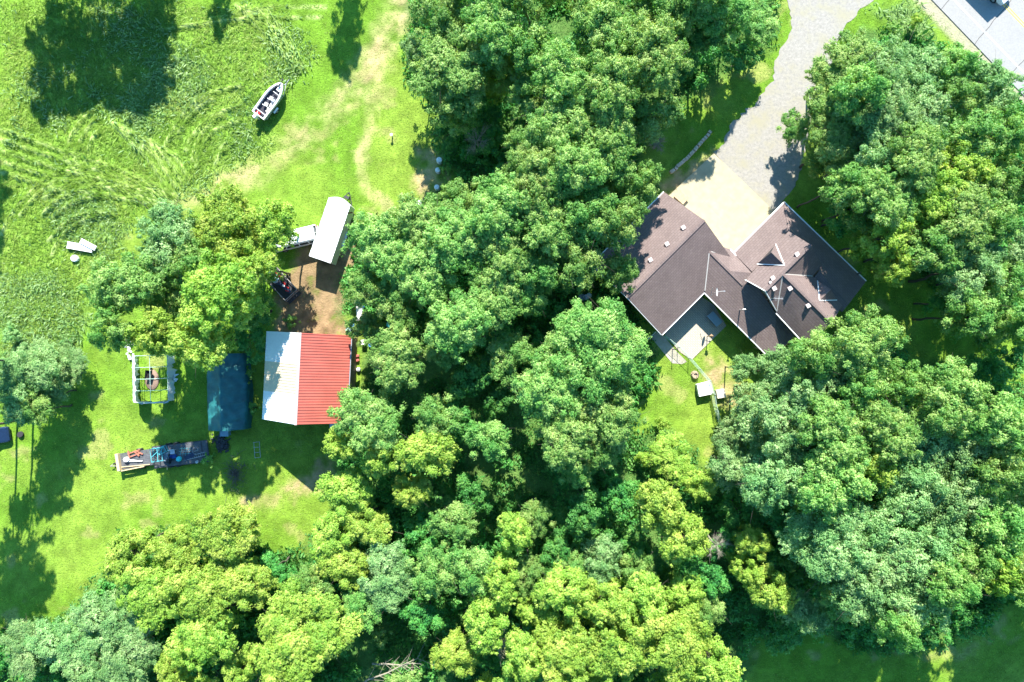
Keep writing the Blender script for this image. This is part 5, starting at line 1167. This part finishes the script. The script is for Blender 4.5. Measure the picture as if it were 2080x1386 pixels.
junk("folded_umbrella", "folded green garden umbrella under the grove right of the barn", "umbrella", 794, 648, 1.7, lambda mb: (mb.add([(0, 1.0, .5), (-.55, -.8, 0), (-.2, -1.0, .12), (.1, -.9, -.02), (.3, -.75, .12), (.38, -.5, 0)], [(0, 1, 2), (0, 2, 3), (0, 3, 4), (0, 4, 5)]), mb.tube([(0, 1.1, .5), (0, -.9, -.6)], .03, 6), mb.tube([(0, -.1, -.1), (0, -.1, -1.7)], .03, 6)), mat("green_canvas", (.08, .42, .34), .6, .12, 3))
junk("garden_chair", "white garden chair between umbrella and long table", "chair", 778, 630, .8, lambda mb: (mb.box(0, 0, -.4, .5, .5, .05), mb.box(0, .25, -.4, .5, .05, .5, 0, 1, -.3), mb.box(-.27, 0, -.15, .05, .5, .04), mb.box(.27, 0, -.15, .05, .5, .04), [mb.tube([(a_, b_, -.8), (a_, b_, -.4)], .025, 5) for a_ in (-.2, .2) for b_ in (-.2, .2)]), WHT, .8)
junk("garden_chair", "white garden chair right of the barn's top corner", "chair", 738, 695, .8, lambda mb: (mb.box(0, 0, -.4, .55, .55, .05), mb.box(0, -.27, -.4, .55, .05, .45), mb.box(-.28, 0, -.15, .05, .5, .04), mb.box(.28, 0, -.15, .05, .5, .04), [mb.tube([(a_, b_, -.8), (a_, b_, -.4)], .025, 5) for a_ in (-.2, .2) for b_ in (-.2, .2)]), WHT, .1)
junk("blue_bucket", "blue bucket next to the chair right of the barn", "bucket", 752, 701, .35, lambda mb: mb.lathe([(.16, -.35), (.22, 0), (.19, 0), (.15, -.3), (.01, -.3)], n=12), bpy.data.materials["blue_plastic"])
junk("red_gas_can", "upper red can against the barn's right wall", "can", 725.5, 723, .5, lambda mb: (mb.box(0, 0, -.5, .35, .3, .4, .1, .9), mb.tube([(0, 0, -.1), (.15, 0, .05)], .03, 5)), mat("faded_red", (.45, .13, .11), .5, .1), 0, .03)
junk("red_gas_can", "lower red can against the barn's right wall", "can", 725.5, 732, .5, lambda mb: (mb.box(0, 0, -.5, .35, .3, .4, .3, .9), mb.tube([(0, 0, -.1), (.15, 0, .05)], .03, 5)), bpy.data.materials["faded_red"], 0, .03)
junk("white_jug", "white jug by the barn's right wall below the red cans", "jug", 727, 751, .5, lambda mb: mb.lathe([(.22, -.5), (.26, -.3), (.22, -.08), (.06, 0), (.06, .06)], n=12), WHT)
# meadow edge
for px_, py_, r_, lb in ((892, 325, .34, "topmost and largest white barrel at the meadow edge"), (889, 345.5, .30, "middle white barrel at the meadow edge"), (887, 380, .30, "lowest white barrel at the meadow edge, half under leaves")):
    o = junk("white_barrel", lb, "barrel", px_, py_, .8, lambda mb: mb.lathe([(r_ * .9, -.85), (r_, -.8), (r_, -.5), (r_ * 1.04, -.45), (r_, -.4), (r_, -.05), (r_ * .9, 0), (r_ * .3, .02), (.01, .02)], n=18), WHT); o["group"] = "white barrels along the meadow edge"
junk("propane_tank", "white horizontal tank at the meadow edge below the barrels", "tank", 849, 428, .8, lambda mb: (mb.tube([(0, -1.15, 0), (0, -1.05, 0), (0, 1.05, 0), (0, 1.15, 0)], .38, 14), mb.tube([(0, 0, .3), (0, 0, .55)], .14, 10), mb.box(0, -.7, -.8, .7, .15, .5), mb.box(0, .7, -.8, .7, .15, .5)), WHT, R(-4))
junk("pump_post", "short post with a white cap in the meadow", "post", 795, 274, .7, lambda mb: (mb.tube([(0, 0, -.75), (0, 0, 0)], .07, 8), mb.lathe([(.16, 0), (.16, .1), (.02, .12)], n=10)), WHT)
for i, (px_, py_, rz_, l_, w_, lb) in enumerate(((162, 502, R(-10), 3.0, .75, "long white board lying in the weeds, wider one"), (179, 497, R(-28), 2.0, .5, "white board crossing the wider one in the weeds"))):
    junk("white_board", lb, "board", px_, py_, .45 + .15 * i, lambda mb: (mb.box(0, 0, 0, l_, w_, .05, 0, .96), mb.box(0, w_ / 2, -.12, l_, .05, .18), mb.box(0, -w_ / 2, -.12, l_, .05, .18), mb.box(0, 0, -.5 - .15 * i, l_ * .4, w_ * .5, .5)), WHT, rz_)
junk("white_drum", "small white drum below the white boards in the weeds", "drum", 150, 525, .5, lambda mb: mb.lathe([(.38, -.5), (.42, -.1), (.36, 0), (.02, .05)], n=9, sx=1.1), WHT)
# three tubs in the clearing
for px_, py_, r_, lb, mm in ((1182, 605, .42, "round tub with a ring, leftmost in the dark clearing", GRYP), (1191, 604, .33, "pale round tub in the middle of the dark clearing", WHT), (1197, 600.5, .30, "pale round tub nearest the garage in the dark clearing", WHT)):
    junk("flower_tub", lb, "tub", px_, py_, .5, lambda mb: mb.lathe([(r_ * .75, -.5), (r_, 0), (r_ * .86, 0), (r_ * .7, -.18), (r_ * .3, -.14), (.01, -.12)], n=16), mm)
# back yard ---------------------------------------------------------------------
hb = thing("lidded_chest", "white lidded box against the wire fence in the back yard", "box", (*P(1432, 791, .9), 0), R(13))  # plain white chest, a body with a lid on top
mb = MB(); mb.box(0, 0, 0, 1.55, 1.45, .8); mb.build("body", WHT, hb, bevel=.03)
mb = MB(); mb.box(.05, .08, .8, 1.6, 1.5, .10, .05); mb.box(-.08, -.06, .90, 1.5, 1.3, .05, -.03); mb.build("lid", WHT, hb, bevel=.02)
bb = thing("planter_box", "beige slatted box right of the wire fence", "box", (*P(1465, 800, .7), 0), R(10))
BEI = mat("beige_boards", (.60, .54, .45), .8, .1, 3)
mb = MB(); mb.box(0, 0, 0, .95, .95, .62); mb.build("body", BEI, bb)
mb = MB(); [mb.box(-.4 + .2 * k, 0, .62, .18, 1.0, .05) for k in range(5)]; mb.box(0, .1, .67, 1.0, .08, .04, .3); mb.build("lid", BEI, bb)
mb = MB(); mb.lathe([(.5, 0), (.42, .3), (.4, .45), (.22, .47), (.2, .3), (.02, .28)], n=11); o = mb.build("tree_stump", mat("cut_stump", (.42, .32, .22), .9, .25, 5, bump=.6)); o.location = (*P(1413, 762, .4), 0); tag(o, "cut tree stump beside the white box at the fence", "stump")
FW = mat("galvanised_green_wire", (.45, .60, .50), .5, .08, metal=.2)
fl = [P(a_, b_, 0) for a_, b_ in ((1346, 682), (1376, 706), (1398, 728), (1417, 750), (1437, 773), (1445, 800), (1449, 826), (1460, 862), (1468, 864), (1492, 853))]
fo = thing("wire_fence", "pale green wire mesh fence from the garage corner across the back yard", "fence", (fl[0][0], fl[0][1], 0))
mw = MB(); FH = 1.5
for (x0, y0), (x1, y1) in zip(fl, fl[1:]):
    x0 -= fl[0][0]; x1 -= fl[0][0]; y0 -= fl[0][1]; y1 -= fl[0][1]; L_ = math.hypot(x1 - x0, y1 - y0); n_ = max(2, int(L_ / .12))
    for k in range(n_ + 1): t_ = k / n_; mw.tube([(x0 + (x1 - x0) * t_, y0 + (y1 - y0) * t_, 0), (x0 + (x1 - x0) * t_, y0 + (y1 - y0) * t_, FH)], .007, 3, closed_ends=False)
    for k in range(11): mw.tube([(x0, y0, .05 + k * .145), (x1, y1, .05 + k * .145)], .007, 3, closed_ends=False)
mw.build("mesh", FW, fo)
for x0, y0 in fl: mb = MB(); mb.tube([(x0 - fl[0][0], y0 - fl[0][1], 0), (x0 - fl[0][0], y0 - fl[0][1], FH + .12)], .04, 6); mb.build("post", GALV, fo)
mb = MB(); [mb.tube([(x0 - fl[0][0], y0 - fl[0][1], FH), (x1 - fl[0][0], y1 - fl[0][1], FH)], .022, 5) for (x0, y0), (x1, y1) in zip(fl, fl[1:])]; mb.build("top_rail", FW, fo)
junk("iron_post", "tall dark post on the lawn edge beside the patio corner", "post", 1374, 710, 2.0, lambda mb: mb.tube([(0, 0, -2.0), (0, 0, .1)], .05, 6), DRK)
junk("bird_feeder", "feeder post standing at the patio's right corner", "post", 1444, 683, 1.6, lambda mb: (mb.tube([(0, 0, -1.6), (0, 0, 0)], .05, 6), mb.box(0, 0, 0, .3, .3, .22), mb.lathe([(.26, .22), (.02, .42)], n=4)), mat("brown_wood", (.25, .17, .10), .9, .2))
gl = thing("patio_grill", "grey covered grill table on the shaded patio", "grill", (*P(1452, 648, .9), 0), R(-48))
mb = MB(); mb.box(0, 0, .85, 1.7, .95, .06); mb.build("lid", mat("blue_grey_cover", (.22, .30, .34), .5, .08), gl, bevel=.02)
mb = MB(); mb.box(0, 0, .12, 1.4, .7, .7); mb.build("body", DRK, gl)
mb = MB(); mb.tube([(-.8, -.4, 1.0), (-.8, .4, 1.0)], .03, 6); mb.build("handle", GALV, gl)
junk("clothes_pole", "white pole leaning out from the garage's lower corner", "pole", 1324, 682, 1.6, lambda mb: (mb.tube([(-.5, -.45, 0), (.5, .45, .1)], .04, 6), mb.tube([(.4, .4, -1.5), (.4, .4, .1)], .04, 6)), WHT)
# steps at the garage, stone wall
st_ = thing("wooden_bench", "tan wooden bench against the garage on the concrete pad", "bench", (*P(1384, 400, .5), 0), R(-42))
TW = mat("tan_wood", (.50, .34, .22), .85, .12, 3)
mb = MB(); [mb.box(0, -.45 + .18 * k, .5, 1.5, .165, .05) for k in range(6)]; mb.build("seat", TW, st_)
for s_ in (-1, 1):
    for q_ in (-1, 1): mb = MB(); mb.box(s_ * .62, q_ * .38, 0, .1, .1, .5); mb.build("leg", TW, st_)
sw_ = thing("stone_wall", "low wall of pale stone blocks on the lawn beside the concrete pad", "wall", (*P(1402, 312), 0))
pa, pb = Vector(P(1361, 352)), Vector(P(1443, 268)); nb = 19; rs = np.random.RandomState(6); c0_ = Vector(P(1402, 312))
mbs = [MB(), MB()]
for k in range(nb):
    t_ = (k + .5) / nb; q_ = pa + (pb - pa) * t_ - c0_ + Vector((0, -.25 * math.sin(t_ * 3.14))) ; L_ = (pb - pa).length / nb
    mbs[0].box(q_.x + rs.normal(0, .02), q_.y + rs.normal(0, .02), -.05, L_ * .90, .42, .42, math.atan2(*(pb - pa).yx) + rs.normal(0, .03), .92)
mbs[0].build("stone_block_course", mat("pale_stone", (.52, .43, .33), .9, .15, 3, bump=.4), sw_, bevel=.03)
# vehicles at the edges
pc = thing("parked_car", "dark blue car in deep shade, cut by the left edge", "car", (*P(-24, 888, .9), 0), R(8))
CB = mat("dark_blue_paint", (.008, .02, .05), .25, .1, spec=.6)
def carbody(parent, L_, W_, m, hood=1.0, zt_=1.45):
    secs = [(-L_ / 2, .30, .62), (-L_ / 2 + .15, .28, .78), (-L_ * .28, .28, .92), (L_ * .18, .28, .92), (L_ / 2 - .2, .28, .78), (L_ / 2, .32, .6)]
    mb = MB(); vs = []
    for x_, zb, z2 in secs:
        e = .88 if abs(x_) > L_ / 2 - .05 else 1
        vs += [(x_, -W_ / 2 * e, zb), (x_, W_ / 2 * e, zb), (x_, W_ / 2 * e, z2 - .1), (x_, W_ / 2 * e * .86, z2), (x_, -W_ / 2 * e * .86, z2), (x_, -W_ / 2 * e, z2 - .1)]
    mb.add(vs, [(6 * i + k, 6 * i + (k + 1) % 6, 6 * i + 6 + (k + 1) % 6, 6 * i + 6 + k) for i in range(len(secs) - 1) for k in range(6)] + [(5, 4, 3, 2, 1, 0), tuple(6 * (len(secs) - 1) + k for k in range(6))]); mb.build("body", m, parent, bevel=.04)
    mb = MB(); mb.add([(-L_ * .36, -W_ * .42, .9), (L_ * .22, -W_ * .42, .9), (L_ * .22, W_ * .42, .9), (-L_ * .36, W_ * .42, .9), (-L_ * .24, -W_ * .33, zt_), (L_ * .06, -W_ * .33, zt_), (L_ * .06, W_ * .33, zt_), (-L_ * .24, W_ * .33, zt_)], [(0, 1, 5, 4), (1, 2, 6, 5), (2, 3, 7, 6), (3, 0, 4, 7), (4, 5, 6, 7)]); mb.build("window", GLS, parent)
    mb = MB(); mb.box(-L_ * .09, 0, zt_, L_ * .31, W_ * .67, .05); mb.build("roof", m, parent, bevel=.02)
    for x_ in (-L_ * .32, L_ * .32):
        for y_ in (-W_ / 2 + .08, W_ / 2 - .08): wheel(parent, x_, y_, .32, .2)
carbody(pc, 4.4, 1.8, CB)
mb = MB(); mb.wheel(0, 0, .36, .2); o = mb.build("loose_tyre", TYRE); o.location = (*P(40, 877, .3), 0.0); o.rotation_euler = (R(78), 0, 0); o.location.z = .12; tag(o, "loose black tyre lying in shade right of the parked car", "tyre")
ro = road_pt(0, 7.4)
tq = P(2022, -42, 1.4)
dv = thing("delivery_van", "delivery van on the road just above the picture, throwing the road shadow", "van", (tq[0], tq[1], .06), math.atan2(rd.y, rd.x))
mb = MB(); vs = []
prof = [(-2.7, .4), (2.4, .4), (2.75, .5), (2.8, 1.0), (2.1, 1.2), (1.5, 2.1), (1.2, 2.5), (-2.6, 2.55), (-2.72, 2.4)]
for y_ in (-1.0, 1.0): vs += [(x_, y_, z_) for x_, z_ in prof]
n_ = len(prof); mb.add(vs, [tuple(range(n_)), tuple(range(n_, 2 * n_))[::-1]] + [(i, n_ + i, n_ + (i + 1) % n_, (i + 1) % n_) for i in range(n_)]); mb.build("body", VW, dv, bevel=.08)
for x_ in (-1.7, 1.7):
    for y_ in (-.95, .95): wheel(dv, x_, y_, .36, .24)
mb = MB(); mb.add([(2.07, -.85, 1.25), (2.07, .85, 1.25), (1.56, .8, 2.05), (1.56, -.8, 2.05)], [(0, 1, 2, 3)]); 
o = mb.build("window", GLS, dv); o.location = (.03, 0, .02)
ub = thing("utility_box", "small grey utility box glimpsed under trees near the road", "utility box", (*P(1945, 210, 1.5), 0), R(50))
mb = MB(); mb.box(0, 0, 0, 1.5, .9, 1.3); mb.build("cabinet", GRYP, ub, bevel=.03); mb = MB(); mb.box(0, 0, 1.3, 1.6, 1.0, .06); mb.build("lid", TUB, ub)
# unused prototypes go away
for sp, lst in PROTO.items():
    for k, o in enumerate(lst):
        if (sp, k) not in used:
            for ch in list(o.children): bpy.data.objects.remove(ch)
            bpy.data.objects.remove(o)
for o in TREES:
    for k in ("_R", "_H"):
        if k in o: del o[k]
